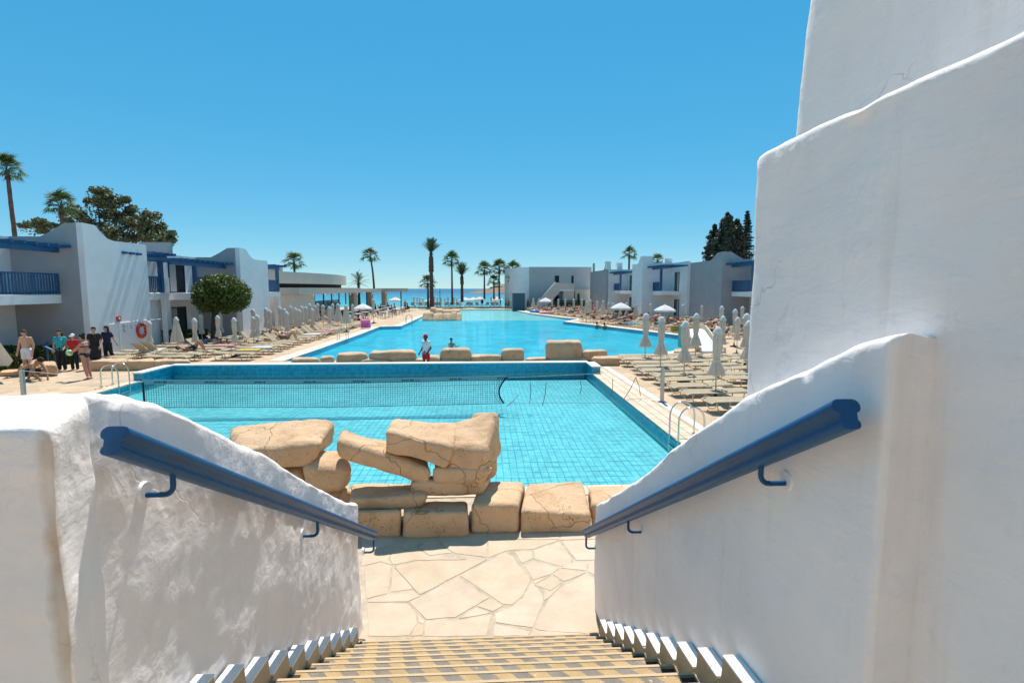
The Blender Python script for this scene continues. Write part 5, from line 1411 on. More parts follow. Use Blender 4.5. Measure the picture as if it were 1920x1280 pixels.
# ================================================================== LOUNGERS
M['chair'] = simple('dark_wicker', (0.045, 0.042, 0.042), 0.8, vary_obj=0.4)
def lounger(raised, cloth='sling', metal='lounger_frame'):
    """local: foot end at x=0, head at x=1.95, centre y=0"""
    t = thing('sun_lounger', 'taupe sling sun lounger', 'sun lounger', (0, 0, 0), 'taupe sun loungers')
    hb = .33; xb = 1.22
    fr = MB()
    for s in (-.31, .31):
        fr.tube([(0.0, s, hb - .04), (.08, s, hb), (1.90, s, hb)], .019, 6)
    fr.tube([(0, -.31, hb - .04), (0, .31, hb - .04)], .019, 6); fr.tube([(1.90, -.31, hb), (1.90, .31, hb)], .019, 6)
    fr.build('frame', M[metal], t)
    for x in (.30, 1.52):
        for s in (-.31, .31):
            MB().tube([(x - .17, s, hb), (x - .12, s * 1.06, .10), (x - .04, s * 1.06, .015), (x + .10, s * 1.06, .015), (x + .18, s * 1.06, .10), (x + .22, s, hb)], .016, 6).build('leg', M[metal], t)
    sl = MB(); n = 8; vs_ = []
    for i in range(n + 1):
        x = .03 + (xb - .06) * i / n
        for s in (-.29, 0, .29): vs_.append((x, s, hb + .012 - (.018 if s == 0 else 0) - (.05 if i == 0 else 0)))
    fs = [(i * 3 + k, (i + 1) * 3 + k, (i + 1) * 3 + k + 1, i * 3 + k + 1) for i in range(n) for k in range(2)]
    sl.add(vs_, fs, True).build('seat_sling', M[cloth], t)
    a = R(42) if raised else R(2.0)
    bx, bz = math.cos(a), math.sin(a); L = .72
    bk = MB(); vs_ = []
    for i in range(6):
        q = L * i / 5
        for s in (-.28, 0, .28): vs_.append((xb + q * bx, s, hb + .02 + q * bz - (.012 if s == 0 else 0)))
    bk.add(vs_, [(i * 3 + k, (i + 1) * 3 + k, (i + 1) * 3 + k + 1, i * 3 + k + 1) for i in range(5) for k in range(2)], True)
    bo = bk.build('back_sling', M[cloth], t)
    bf = MB()
    for s in (-.285, .285): bf.tube([(xb, s, hb + .01), (xb + L * bx, s, hb + .01 + L * bz)], .014, 6)
    bf.tube([(xb + L * bx, -.285, hb + .01 + L * bz), (xb + L * bx, .285, hb + .01 + L * bz)], .014, 6)
    if raised:
        for s in (-.25, .25): bf.tube([(xb + .42 * bx, s, hb + .42 * bz), (xb + .55, s, hb + .0)], .01, 5)
    bf.build('back_frame', M[metal], t)
    return t
LF, LR_ = lounger(False), lounger(True)
LD = lounger(True, 'chair', 'frame')
# right terrace: columns running away from the camera, feet towards the pool
SEATS = []
COLN = ['nearest the pool', 'second from the pool', 'third from the pool', 'furthest from the pool']
for c in range(4):
    X = 6.05 + 2.35 * c
    for r_ in range(10):
        Y = 14.1 + 1.08 * r_ + (.25 if c % 2 else 0) + rnd.uniform(-.06, .06)
        if ratio(1404) * Y < X + .2: continue
        place(LF, used, (X + rnd.uniform(-.2, .2), Y, .012), rnd.uniform(-.09, .09), 1.0, 'empty lounger, %s from the front in the right column %s' % (ordinal(r_), COLN[c]))
# left terrace
n_l = 0
for c in range(3):
    X = -13.0 - 2.45 * c
    for r_ in range(26):
        Y = 24.6 + 1.15 * r_ + rnd.uniform(-.08, .08)
        if Y > 52 or (Y < 25.2 and c == 0): continue
        if X < -16.2 and 36.0 < Y: continue
        up = rnd.random() < .28
        o = place(LR_ if up else LF, used, (X + 2.0 + rnd.uniform(-.1, .1), Y, .012), PI + rnd.uniform(-.08, .08), 1.0, '%s lounger, %s from the front in the left terrace column %s' % ('raised' if up else 'flat', ordinal(r_), COLN[c]))
        SEATS.append(('L', o, up, c, r_))
for i, (x, y) in enumerate(((318, 668), (331, 664))):
    q = on_z(x, y); place(LR_, used, (q.x, q.y, .012), -1.9, 1.0, ['upright taupe lounger beside the life ring wall', 'upright taupe lounger behind the first one by the life ring wall'][i])
# right side of the large pool: following the slanting edge
edge = [on_z(*q).to_2d() for q in ((1296, 636), (1202, 620), (1120, 610), (1056, 603))]
edge2 = [on_z(*q).to_2d() for q in ((1084, 597.8), (1060, 596), (996, 588), (970, 582))]
def along(pl_, step):
    out = []
    for a, b_ in zip(pl_, pl_[1:]):
        L = (b_ - a).length; n = max(1, int(L / step)); d = (b_ - a) / L
        for i in range(n): out.append((a + d * (L * i / n), d))
    return out
for pl_ in (edge, edge2):
    for off in (1.3, 3.9, 6.5):
        k_ = 0
        for i, (p_, d) in enumerate(along(pl_, 1.12)):
            nrm = Vector((d.y, -d.x)); 
            if nrm.x < 0: nrm = -nrm
            q = p_ + nrm * off
            if q.x > 20.3 or (q.y > 83 and off > 3): continue
            if abs(d.x) < .02: pass
            ang = math.atan2(nrm.y, nrm.x)
            up = rnd.random() < .45
            o = place(LR_ if up else LF, used, (q.x, q.y, .012), ang + rnd.uniform(-.1, .1), 1.0)
            o['label'] = '%s lounger, %s in the %s row along the %s right pool edge' % ('raised' if up else 'flat', ordinal(k_), {1.3: 'front', 3.9: 'middle', 6.5: 'back'}[off], 'nearer' if pl_ is edge else 'farther')
            k_ += 1
            SEATS.append(('R', o, up, ({1.3: 'front', 3.9: 'middle', 6.5: 'back'}[off], 'nearer' if pl_ is edge else 'farther'), k_ - 1))

# towels thrown over some of the loungers
TW = {}
for nm_, c_ in (('white', (0.72, 0.71, 0.69)), ('blue', (0.08, 0.25, 0.50)), ('striped pink', (0.62, 0.28, 0.30)), ('yellow', (0.65, 0.45, 0.12)), ('turquoise', (0.08, 0.42, 0.44))):
    mb = MB(); vs_ = []; nx_, ny_ = 14, 8
    for i in range(nx_ + 1):
        for j in range(ny_ + 1):
            x = .12 + 1.05 * i / nx_; y = -.40 + .80 * j / ny_
            z = .372 + .012 * noise.noise(Vector((x * 7, y * 7, len(nm_)))) - max(0, abs(y) - .31) * 1.6
            vs_.append((x + .02 * noise.noise(Vector((y * 5, x * 3, 2))), math.copysign(min(abs(y), .335), y), z))
    mb.add(vs_, [(i * (ny_ + 1) + j, (i + 1) * (ny_ + 1) + j, (i + 1) * (ny_ + 1) + j + 1, i * (ny_ + 1) + j + 1) for i in range(nx_) for j in range(ny_)], True)
    TW[nm_] = mb.mesh('towel', fix=False); TW[nm_].materials.append(cloth_mat('towel_' + nm_.replace(' ', '_'), c_, 0.1))
TOWELLED = set(); rt_ = random.Random(4)
for side, o, up, c, r_ in SEATS:
    if rt_.random() > (.22 if side == 'L' else .16): continue
    nm_ = rt_.choice(list(TW)); t_ = link_mesh('towel', TW[nm_]); t_.location = o.location; t_.rotation_euler = (0, 0, o.rotation_euler.z + rt_.uniform(-.06, .06))
    where = '%s back in the left column %s' % (ordinal(r_), COLN[c]) if side == 'L' else '%s in the %s row, %s right edge' % (ordinal(r_), c[0], c[1])
    tag(t_, '%s towel on the lounger %s' % (nm_, where), 'towel', 'towels spread on loungers'); TOWELLED.add(o.name)

# ================================================================== VOLLEYBALL NET
NY = 15.9
nl, nr_ = on_y(268, 716, NY), on_y(949, 708, NY)
ZB = -0.10
net = thing('volleyball_net', 'water volleyball net stretched across the near pool', 'net', ((nl.x + nr_.x) / 2, NY, ZB))
M['net'] = simple('net_cord', (0.01, 0.028, 0.045), 0.8)
M['tape'] = simple('net_tape', (0.22, 0.33, 0.36), 0.7)
def ntop(f): return nl.z + (nr_.z - nl.z) * f - .05 * math.sin(PI * f)
def nbot(f): return ZB - .02 + .05 * abs(f - .5)
def ny(f, v): return NY + .02 * math.sin(f * 9) - .10 * (1 - v) * math.sin(PI * f)
def npt(f, v):
    side = (1 - v)
    x = nl.x + (nr_.x - nl.x) * f
    x += (-.22 * math.sin(PI * min(1, side * .9)) if f > .985 else 0)
    return Vector((x, ny(f, v), nbot(f) + (ntop(f) - nbot(f)) * v))
tape = MB(); N_ = 80
for i in range(N_):
    f0, f1 = i / N_, (i + 1) / N_
    a, b_ = npt(f0, 1), npt(f1, 1)
    tape.bar(a, b_, .012, .13)
tape.build('top_tape', M['tape'], net)
nm = MB(); NV = 150; NH = 12
for i in range(NV + 1):
    f = i / NV
    nm.tube([npt(f, v / 4) for v in range(5)], .0055, 3, False)
for k in range(1, NH):
    nm.tube([npt(i / 60, k / NH) for i in range(61)], .0055 if k != 9 else .009, 3, False)
tag(nm.build('mesh_cords', M['net'], net, fix=False), kind='stuff')
MB().tube([npt(i / 60, 0) for i in range(61)], .010, 5).build('bottom_cord', M['net'], net)
for f in (0.0, 1.0):
    MB().tube([npt(f, v / 8) for v in range(9)], .028, 6).build('side_band', simple('black_webbing', (0.008, 0.012, 0.02), 0.7), net)
inkm = simple('tape_print', (0.01, 0.05, 0.11), 0.6)
for i in range(8):                                   # dark printed maker's mark, illegible at this distance
    f = .03 + .135 * i; p_ = npt(min(f, .975), 1)
    mk = MB()
    for j, w in enumerate((.05, .035, .045, .03, .05, .035)):
        x = p_.x + .065 * j; mk.box(x, x + w, p_.y - .011, p_.y - .0075, p_.z - .03 + .006 * (j % 2), p_.z + .012 + .012 * ((j * 2) % 3) / 2)
    mk.box(p_.x + .40, p_.x + .55, p_.y - .011, p_.y - .0075, p_.z - .025, p_.z - .01)
    tag(mk.build('printed_mark', inkm, net), kind='stuff')
po = on_z(1241, 754)
post = thing('net_post', 'grey steel net post standing on the right pool deck', 'post', (po.x, po.y, 0))
MB().box(po.x - .05, po.x + .05, po.y - .04, po.y + .04, .0, 1.02).build('post_tube', M['grey_metal'], post)
MB().box(po.x - .12, po.x + .12, po.y - .12, po.y + .12, .0, .02).build('base_plate', M['frame'], post)
MB().tube([(po.x, po.y, 1.02), (po.x, po.y, 1.06)], .03, 8).build('pulley', M['grey_metal'], post)
po2 = Vector((-13.6, NY + .2, 0))
p2 = thing('net_post', 'grey steel net post on the left pool deck behind the stair wall', 'post', po2)
MB().box(po2.x - .05, po2.x + .05, po2.y - .04, po2.y + .04, .0, 1.02).build('post_tube', M['grey_metal'], p2)
MB().box(po2.x - .12, po2.x + .12, po2.y - .12, po2.y + .12, .0, .02).build('base_plate', M['frame'], p2)
rope = MB(); e = npt(1, 1); tp_ = Vector((po.x, po.y, 1.0))
rope.tube([e, e.lerp(tp_, .5) - Vector((0, 0, .02)), tp_], .003, 5)
one('net_rope', rope, M['white_paint'], 'thin white rope tying the net top to the right post', 'rope')
rope = MB(); e = npt(0, 1); rope.tube([e, e.lerp(Vector((po2.x, po2.y, 1.0)), .5), (po2.x, po2.y, 1.0)], .006, 5)
one('net_rope', rope, M['white_paint'], 'thin white rope tying the net top to the left post', 'rope')
rope = MB(); e = npt(1, 0); pts = [e + Vector((0.05, 0, .0))]
for x, y, z in ((4.05, NY - .1, -.10), (4.4, NY - .2, .04), (5.2, NY - .15, .05), (po.x - .3, po.y + .03, .03), (po.x, po.y - .06, .06)):
    pts.append(Vector((x, y, z)))
rope.tube(pts, .005, 5)
one('net_rope', rope, simple('red_cord', (0.42, 0.10, 0.10), 0.7), 'slack red and white cord lying from the net foot to the post', 'rope')
pink = simple('red_ribbon', (0.42, 0.12, 0.15), 0.8)
topl = npt(1, 1)
for i, (x0, y0, x1, y1, lb) in enumerate(((994, 716, 993, 755, 'straight red ribbon hanging from the net rope, nearest the net'), (1024, 717, 1017, 760, 'curved red ribbon, second from the net'), (1088.5, 714, 1088, 738, 'short red ribbon over the pool right of the net'),
                                  (1149, 710, 1145, 745, 'red ribbon hanging beside the right pool edge'), (1192, 707, 1170, 748, 'long red ribbon loop over the right pool deck'), (1192, 707, 1201, 742, 'second strand of the ribbon loop over the deck'), (972, 740, 950, 762, 'red ribbon slanting down at the foot of the net'))):
    a, b_ = on_y(x0, y0, NY - .02 * i), on_y(x1, y1, NY - .05 - .02 * i)
    m_ = (a + b_) / 2 + Vector((.03, 0, .0))
    one('rope_ribbon', MB().tube([a, m_, b_], .011, 5), pink, lb, 'ribbon', 'ribbons on the net rope')

# ================================================================== RESTAURANT FURNITURE AND SMALL THINGS
def table():
    t = thing('cafe_table', 'cafe table', 'table', (0, 0, 0), 'tables on the restaurant terrace')
    MB().box(-.4, .4, -.4, .4, .72, .75).build('table_top', M['white_paint'], t)
    MB().tube([(0, 0, .03), (0, 0, .72)], .04, 8).build('column', M['grey_metal'], t)
    MB().box(-.28, .28, -.05, .05, 0, .03).box(-.05, .05, -.28, .28, .001, .031).build('foot', M['grey_metal'], t)
    return t
def chair():
    t = thing('cafe_chair', 'cafe chair', 'chair', (0, 0, 0), 'chairs on the restaurant terrace')
    dk = M['chair']
    MB().box(-.23, .23, -.22, .22, .43, .46).build('seat', dk, t)
    b_ = MB(); b_.obox((-.24, 0, .68), .012, .21, .20, (.97, 0, .2), (0, 1, 0), (-.2, 0, .97)); b_.build('backrest', dk, t)
    for x in (-.21, .21):
        for y in (-.2, .2): MB().bar((x, y, 0), (x, y, .43), .03, .03).build('leg', M['grey_metal'], t)
    for y in (-.24, .24): MB().bar((-.22, y, .64), (.2, y, .64), .035, .025).build('armrest', M['grey_metal'], t)
    return t
TB, CH = table(), chair()
ti = ci = 0
spots = []
for r_ in range(3):
    for k in range(8):
        Y = 53 + 4.1 * k + rnd.uniform(-.4, .4); X = -11.6 - 1.9 * r_ + rnd.uniform(-.2, .2) - .0
        if Y < 58 and X > -12.5: continue
        spots.append((X, Y))
spots = sorted(spots, key=lambda s: (s[0] / s[1]))
for i, (X, Y) in enumerate(spots):
    place(TB, used, (X, Y, .012), rnd.uniform(-.2, .2), 1, '%s cafe table from the left on the restaurant terrace' % ordinal(i))
    for s in (-1, 1):
        place(CH, used, (X + s * .62, Y + rnd.uniform(-.1, .1), .012), (0 if s < 0 else PI) + rnd.uniform(-.3, .3), 1, 'dark chair on the %s side of the %s cafe table' % ('left' if s < 0 else 'right', ordinal(i)))
for i in range(14):
    x = 776 + 12.2 * i; Y = 96.2 + (i % 3) * .7
    place(LD, used, (ratio(x) * Y, Y, .065), PI / 2 + rnd.uniform(-.3, .3), 1.0, '%s lounger from the left on the lawn before the sea' % ordinal(i))
lamp = thing('lamp_post', 'slim dark lamp post by the shore between the palms', 'lamp post', (ratio(825) * 96, 96, 0))
lt_ = on_y(825, 541, 96).z
MB().tube([(lamp.location.x, 96, 0), (lamp.location.x, 96, lt_)], [.07, .05], 8).build('pole', M['frame'], lamp)
MB().ellipsoid((lamp.location.x - .22, 96, lt_ - .5), (.16, .16, .2), 8, 6).build('lantern', M['white_paint'], lamp)
# pink lilo, floats
pk = simple('pink_vinyl', (0.85, 0.20, 0.48), 0.3); bv = simple('blue_vinyl', (0.03, 0.28, 0.55), 0.3)
q = on_z(686, 616)
fl_ = thing('air_mattress', 'bright pink air mattress propped up by the left pool edge', 'air mattress', (q.x, q.y, 0))
MB().obox((q.x, q.y, .42), .40, .06, .36, (1, 0, 0), (0, .95, .3), (0, -.3, .95)).build('panel', pk, fl_)
for k in range(4): MB().tube([(q.x - .31 + .205 * k, q.y - .20, .1), (q.x - .31 + .205 * k, q.y + .05, .78)], .09, 8).build('air_tube', pk, fl_)
q = on_z(1027, 589)
f2 = thing('air_mattress', 'pink air mattress at the far right pool edge', 'air mattress', (q.x, q.y + .8, .1))
for k in range(5): MB().tube([(q.x - 1.0, q.y + .5 + .17 * k, .2), (q.x + 1.0, q.y + .5 + .17 * k, .2)], .11, 8).build('air_tube', pk, f2)
q = on_z(1002, 587); tr_ = MB(); vs_ = []
for i in range(20):
    a = 2 * PI * i / 20
    for k in range(8):
        b_ = 2 * PI * k / 8; rr_ = .5 + .17 * math.cos(b_); vs_.append((q.x + rr_ * math.cos(a), q.y + .7 + rr_ * math.sin(a), .25 + .17 * math.sin(b_)))
tr_.add(vs_, [(i * 8 + k, ((i + 1) % 20) * 8 + k, ((i + 1) % 20) * 8 + (k + 1) % 8, i * 8 + (k + 1) % 8) for i in range(20) for k in range(8)], True)
one('swim_ring', tr_, bv, 'blue swim ring lying at the far right pool edge', 'swim ring')
# water slide foot on the right
sp = on_z(1312, 662); sl = thing('water_slide', 'white water slide with an orange lip at the right pool corner', 'slide', (sp.x, sp.y, 0))
om = simple('orange_plastic', (0.72, 0.27, 0.04), 0.4)
MB().prism([(sp.y, 0), (sp.y + 3.2, 0), (sp.y + 3.2, 1.05), (sp.y + 2.6, 1.05), (sp.y + 1.3, .45), (sp.y, .12)], 'x', sp.x + .12, sp.x + 1.3).build('chute', M['white_paint'], sl)
for s in (0, 1.32): MB().prism([(sp.y, 0), (sp.y + 3.2, 0), (sp.y + 3.2, 1.3), (sp.y + 2.6, 1.3), (sp.y + 1.3, .72), (sp.y, .3)], 'x', sp.x + s, sp.x + s + .1).build('side_wall', M['cope'], sl)
MB().box(sp.x - .35, sp.x + .9, sp.y + 3.21, sp.y + 3.5, .85, 1.22).build('orange_lip', om, sl)
# half-seen cream parasol cloth at the left edge
q = on_z(2, 706)
cv = thing('tilted_parasol', 'cream parasol leaning in at the left edge of the picture', 'parasol', (-18.9, 20.6, 0))
A, B_, C_, D_ = on_y(-30, 600, 20.0), on_y(25, 676, 20.0), on_y(17, 686, 20.2), on_y(-40, 684, 20.6)
MB().add([A, B_, C_, D_, A + Vector((-1.3, .9, -.2)), B_ + Vector((-1.5, 1.2, .05)), C_ + Vector((-1.5, 1.2, 0)), D_ + Vector((-1.2, .9, 0))], [(0, 1, 2, 3), (4, 5, 6, 7), (0, 1, 5, 4), (1, 2, 6, 5), (2, 3, 7, 6), (0, 3, 7, 4)]).build('canopy', M['canvas'], cv)
MB().tube([(A.x - .3, 20.6, 0), (A.x - .3, 20.6, A.z)], .03, 8).build('pole', M['grey_metal'], cv)
# ================================================================== PEOPLE
SK = {'fair': (0.50, 0.29, 0.19), 'tan': (0.36, 0.185, 0.105), 'red': (0.47, 0.22, 0.14), 'dark': (0.10, 0.05, 0.03)}
for k_, c in SK.items(): M['skin_' + k_] = simple('skin_' + k_, c, 0.55, var=0.08, nscale=6)
def fab(n, c): M[n] = simple(n, c, 0.85, var=0.08, nscale=10); return M[n]
for n_, c in (('hair_dark', (0.018, 0.011, 0.008)), ('hair_brown', (0.06, 0.03, 0.016)), ('hair_fair', (0.30, 0.19, 0.08)), ('black_cloth', (0.012, 0.012, 0.014)), ('navy_cloth', (0.012, 0.018, 0.055)), ('teal_cloth', (0.03, 0.36, 0.40)),
              ('white_cloth', (0.74, 0.74, 0.74)), ('red_cloth', (0.50, 0.02, 0.02)), ('pink_cloth', (0.60, 0.16, 0.18)), ('blue_cloth', (0.05, 0.13, 0.36)), ('white_shorts', (0.62, 0.66, 0.72)), ('brown_cloth', (0.16, 0.09, 0.06))): fab(n_, c)
STAND = dict(pel=(0, 0, .95), wai=(0, 0, 1.10), che=(0, 0, 1.31), nek=(0, 0, 1.47), hed=(0, -.02, 1.625), shl=(.175, 0, 1.41), ell=(.225, .02, 1.13), wrl=(.235, -.04, .88), shr=(-.175, 0, 1.41), elr=(-.225, .02, 1.13), wrr=(-.235, -.04, .88),
             hpl=(.085, 0, .92), knl=(.095, -.02, .50), anl=(.095, .03, .08), hpr=(-.085, 0, .92), knr=(-.095, -.02, .50), anr=(-.095, .03, .08), fwd=(0, -1, 0))
TMP = bpy.data.scenes.new('workshop')
def remesh(mb, name, vox, mat, parent, sm=2):
    me0 = mb.mesh(name, fix=True); ob = bpy.data.objects.new(name, me0); TMP.collection.objects.link(ob)
    md = ob.modifiers.new('r', 'REMESH'); md.mode = 'VOXEL'; md.voxel_size = vox
    s_ = ob.modifiers.new('s', 'SMOOTH'); s_.iterations = sm; s_.factor = .5
    with bpy.context.temp_override(scene=TMP, view_layer=TMP.view_layers[0]): dg = bpy.context.evaluated_depsgraph_get()
    ev = ob.evaluated_get(dg)
    me = bpy.data.meshes.new_from_object(ev, depsgraph=dg); me.name = name
    bpy.data.objects.remove(ob); bpy.data.meshes.remove(me0)
    me.materials.clear(); me.polygons.foreach_set('use_smooth', [True] * len(me.polygons))
    return link_mesh(name, me, mat, parent)
def hand(mb, wr, el, side, fine):
    d = (wr - el).normalized(); s_ = d.cross(Vector((0, 1, .2))).normalized(); n_ = s_.cross(d)
    pc = wr + d * .07
    mb.capsule(wr + d * .015 - s_ * .018, pc - s_ * .022, .021, .019, 8, 3); mb.capsule(wr + d * .015 + s_ * .018, pc + s_ * .022, .021, .019, 8, 3)
    if not fine: mb.capsule(pc, pc + d * .06, .026, .018, 8, 3); return
    for i, (o_, L) in enumerate(((-.030, .062), (-.010, .074), (.010, .070), (.030, .055))):
        a = pc + s_ * o_ + d * .01; b_ = a + d * (L * .55) + n_ * .006; c = b_ + d * (L * .4) + n_ * .022
        mb.capsule(a, b_, .0095, .009, 6, 2); mb.capsule(b_, c, .009, .008, 6, 2)
    a = wr + d * .03 - s_ * .03; b_ = a + d * .03 - s_ * .025 + n_ * .01; mb.capsule(a, b_, .012, .011, 6, 2); mb.capsule(b_, b_ + d * .03 + n_ * .008, .011, .009, 6, 2)
def person(label, J, skin='fair', clothes=(), hair='hair_dark', long_hair=False, bun=False, female=False, vox=.016, fine=True, group='bathers and staff', heavy=1.0, cap=None, name='person'):
    J = {k: Vector(v) for k, v in {**STAND, **J}.items()}; hv = heavy
    t = thing(name, label, 'person', (0, 0, 0), group)
    b_ = MB(); fw = J['fwd'].normalized(); up = (J['hed'] - J['nek']).normalized()
    ax = (J['shl'] - J['shr']).normalized(); hx = (J['hpl'] - J['hpr']).normalized()
    def torso(m, g=0.0, lo=0, hi=3):
        if lo <= 0: m.capsule(J['hpl'] - hx * .0, J['hpr'] + hx * .0, .105 * hv + g, .105 * hv + g); m.capsule(J['pel'] + hx * .05, J['pel'] - hx * .05, .118 * hv + g, .118 * hv + g)
        if lo <= 1 <= hi:
            w_ = .040 if female else .055
            for s in (-1, 1): m.capsule(J['pel'] + hx * s * .05, J['wai'] + ax * s * w_, .108 * hv + g, .095 * hv + g)
        if hi >= 2:
            for s in (-1, 1): m.capsule(J['wai'] + ax * s * .045, J['che'] + ax * s * .065, .097 * hv + g, .110 * hv + g)
        if hi >= 3:
            m.capsule(J['shl'] - ax * .03, J['che'] + ax * .06 + up * .03, .064 * hv + g, .09 * hv + g); m.capsule(J['shr'] + ax * .03, J['che'] - ax * .06 + up * .03, .064 * hv + g, .09 * hv + g)
            m.capsule(J['shl'] - ax * .04, J['shr'] + ax * .04, .062 + g, .062 + g)
            if female:
                for s in (-1, 1): m.ellipsoid(J['che'] + ax * s * .075 + fw * .085 - up * .02, (.065 + g, .06 + g, .062 + g))
    torso(b_)
    b_.capsule(J['che'] + up * .1, J['nek'] + (J['hed'] - J['nek']) * .35, .06, .052)
    for s in 'lr':
        sh, el, wr = J['sh' + s], J['el' + s], J['wr' + s]
        b_.capsule(sh, el, .056 * hv, .042 * hv); b_.capsule(el, el.lerp(wr, .3), .042 * hv, .042 * hv); b_.capsule(el.lerp(wr, .3), wr, .042 * hv, .027)
        hand(b_, wr, el, s, fine)
        hp, kn, an = J['hp' + s], J['kn' + s], J['an' + s]
        b_.capsule(hp, kn, .092 * hv, .058 * hv); b_.capsule(kn, kn.lerp(an, .32), .056 * hv, .060 * hv); b_.capsule(kn.lerp(an, .32), an, .060 * hv, .036)
        sd = (an - kn).normalized(); ff = J.get('ft' + s); ff = (ff - an).normalized() if ff is not None else (fw - sd * fw.dot(sd)).normalized()
        heel = an + sd * .035 - ff * .035; b_.capsule(heel, an + ff * .10 + sd * .045, .035, .030); b_.capsule(an + ff * .10 + sd * .045, an + ff * .165 + sd * .055, .032, .020)
        for q in (-1, 1):
            lat = ff.cross(sd).normalized(); b_.capsule(an + ff * .12 + sd * .05 + lat * q * .022, an + ff * .17 + sd * .058 + lat * q * .022, .020, .014)
    # head: skull, jaw, nose, ears, brow, in the head's own axes
    h_ = J['hed']; hf = (fw - up * fw.dot(up)).normalized(); ha = up.cross(hf)
    def hp_(f, u, a): return h_ + hf * f + up * u + ha * a
    b_.capsule(hp_(-.018, .03, 0), hp_(.012, .028, 0), .083, .080, 12, 5)
    b_.capsule(hp_(.03, -.03, 0), hp_(.045, -.075, 0), .062, .042, 10, 4)
    b_.capsule(hp_(.085, .022, 0), hp_(.106, -.012, 0), .010, .015, 6, 3)
    for s in (-1, 1):
        b_.capsule(hp_(-.005, .02, s * .082), hp_(-.012, -.02, s * .080), .018, .014, 6, 3)
        b_.capsule(hp_(.078, .030, s * .022), hp_(.072, .030, s * .045), .011, .010, 6, 3)
    b_.capsule(hp_(.084, -.048, .018), hp_(.084, -.048, -.018), .010, .010, 6, 3)
    body = remesh(b_, 'body', vox, M['skin_' + skin], t)
    if fine:
        for s in (-1, 1): MB().ellipsoid(hp_(.083, .012, s * .032), (.011, .009, .007), 8, 5).build('eye', M['hair_dark'], t)
        MB().capsule(hp_(.095, -.05, .018), hp_(.095, -.05, -.018), .005, .005, 6, 2).build('lips', M['pink_cloth'], t)
    if hair:
        hr = MB(); hr.capsule(hp_(-.03, .05, 0), hp_(-.002, .062, 0), .088, .082, 12, 5); hr.capsule(hp_(-.05, .0, 0), hp_(-.055, -.045, 0), .07, .05, 10, 4)
        for s in (-1, 1): hr.capsule(hp_(.0, .05, s * .045), hp_(-.02, .0, s * .058), .05, .035, 8, 4)
        if long_hair:
            for s in (-1, 0, 1): hr.capsule(hp_(-.06, -.02, s * .05), hp_(-.085, -.24, s * .055), .05, .03, 8, 4)
        if bun: hr.capsule(hp_(-.09, .10, 0), hp_(-.11, .12, 0), .05, .05, 8, 4)
        remesh(hr, 'hair', max(vox, .014), M[hair], t)
    if cap:
        cp_ = MB(); cp_.capsule(hp_(-.02, .07, 0), hp_(.005, .072, 0), .092, .090, 12, 5); remesh(cp_, 'cap', .014, M[cap], t)
        vz = MB(); vz.obox(hp_(.13, .055, 0), .06, .075, .006, hf, ha, up); vz.build('cap_peak', M[cap], t)
    for kind, mt in clothes:
        c = MB(); g = .013
        if kind == 'shirt':
            torso(c, g)
            for s in 'lr': c.capsule(J['sh' + s], J['sh' + s].lerp(J['el' + s], .55), .056 * hv + g, .052 * hv + g)
        elif kind == 'top': torso(c, g, 1, 2); c.capsule(J['che'] + ax * .06, J['che'] - ax * .06, .115 * hv + g, .115 * hv + g)
        elif kind == 'shorts':
            torso(c, g, 0, 0)
            for s in 'lr': c.capsule(J['hp' + s], J['hp' + s].lerp(J['kn' + s], .62), .096 * hv + g, .085 * hv + g)
        elif kind == 'trousers':
            torso(c, g, 0, 0)
            for s in 'lr': c.capsule(J['hp' + s], J['kn' + s], .096 * hv + g, .070 * hv + g); c.capsule(J['kn' + s], J['an' + s], .070 * hv + g, .058 + g)
        elif kind == 'dress':
            torso(c, g)
            for i in range(4): c.capsule(J['hpl'] * 1 - Vector((.02 * i, 0, 0)), J['knl'].lerp(J['knr'], i / 3.0), .11 * hv + g, .10 * hv + g)
            for s in 'lr': c.capsule(J['sh' + s], J['sh' + s].lerp(J['el' + s], .5), .056 * hv + g, .052 * hv + g)
        elif kind == 'trunks':
            torso(c, g * .7, 0, 0)
            for s in 'lr': c.capsule(J['hp' + s], J['hp' + s].lerp(J['kn' + s], .3), .094 * hv + g * .6, .088 * hv + g * .6)
        elif kind == 'briefs':
            c.capsule(J['hpl'] + (J['pel'] - J['hpl']) * .2, J['hpr'] + (J['pel'] - J['hpr']) * .2, .108 * hv + .008, .108 * hv + .008); c.capsule(J['pel'] + hx * .05, J['pel'] - hx * .05, .122 * hv + .004, .122 * hv + .004)
        elif kind == 'bra':
            tl = (J['che'] - J['wai']).normalized()
            for q in (-.006, .012): 
                pts = [J['che'] - tl * .03 + tl * q + (ax * math.cos(a) * (.170 * hv) + fw * math.sin(a) * (.118 * hv)) for a in [2 * PI * k / 20 for k in range(21)]]
                c.tube(pts, .016, 6)
            for s in (-1, 1): c.ellipsoid(J['che'] + ax * s * .075 + fw * .09 - up * .02, (.068, .062, .06))
        nm_ = {'bra': 'bikini_top', 'briefs': 'swim_briefs', 'trunks': 'swim_trunks'}.get(kind, kind)
        remesh(c, nm_, max(.014, vox * .9), M[mt], t, 1)
    return t
def put(o, px, py, rz=0.0, s=1.0, z=0.0):
    p_ = on_z(px, py, z); o.location = (p_.x, p_.y, z); o.rotation_euler = (0, 0, rz); o.scale = (s, s, s); return o
V = Vector
put(person('shirtless man in white shorts standing at the far left looking down', dict(hed=(0, -.06, 1.61), wrl=(.27, -.10, .84), wrr=(-.30, -.04, .86), elr=(-.27, .02, 1.12), ell=(.26, .0, 1.12)), 'fair', [('shorts', 'white_shorts')], 'hair_brown', heavy=1.02), 54, 702, .05, 1.03)
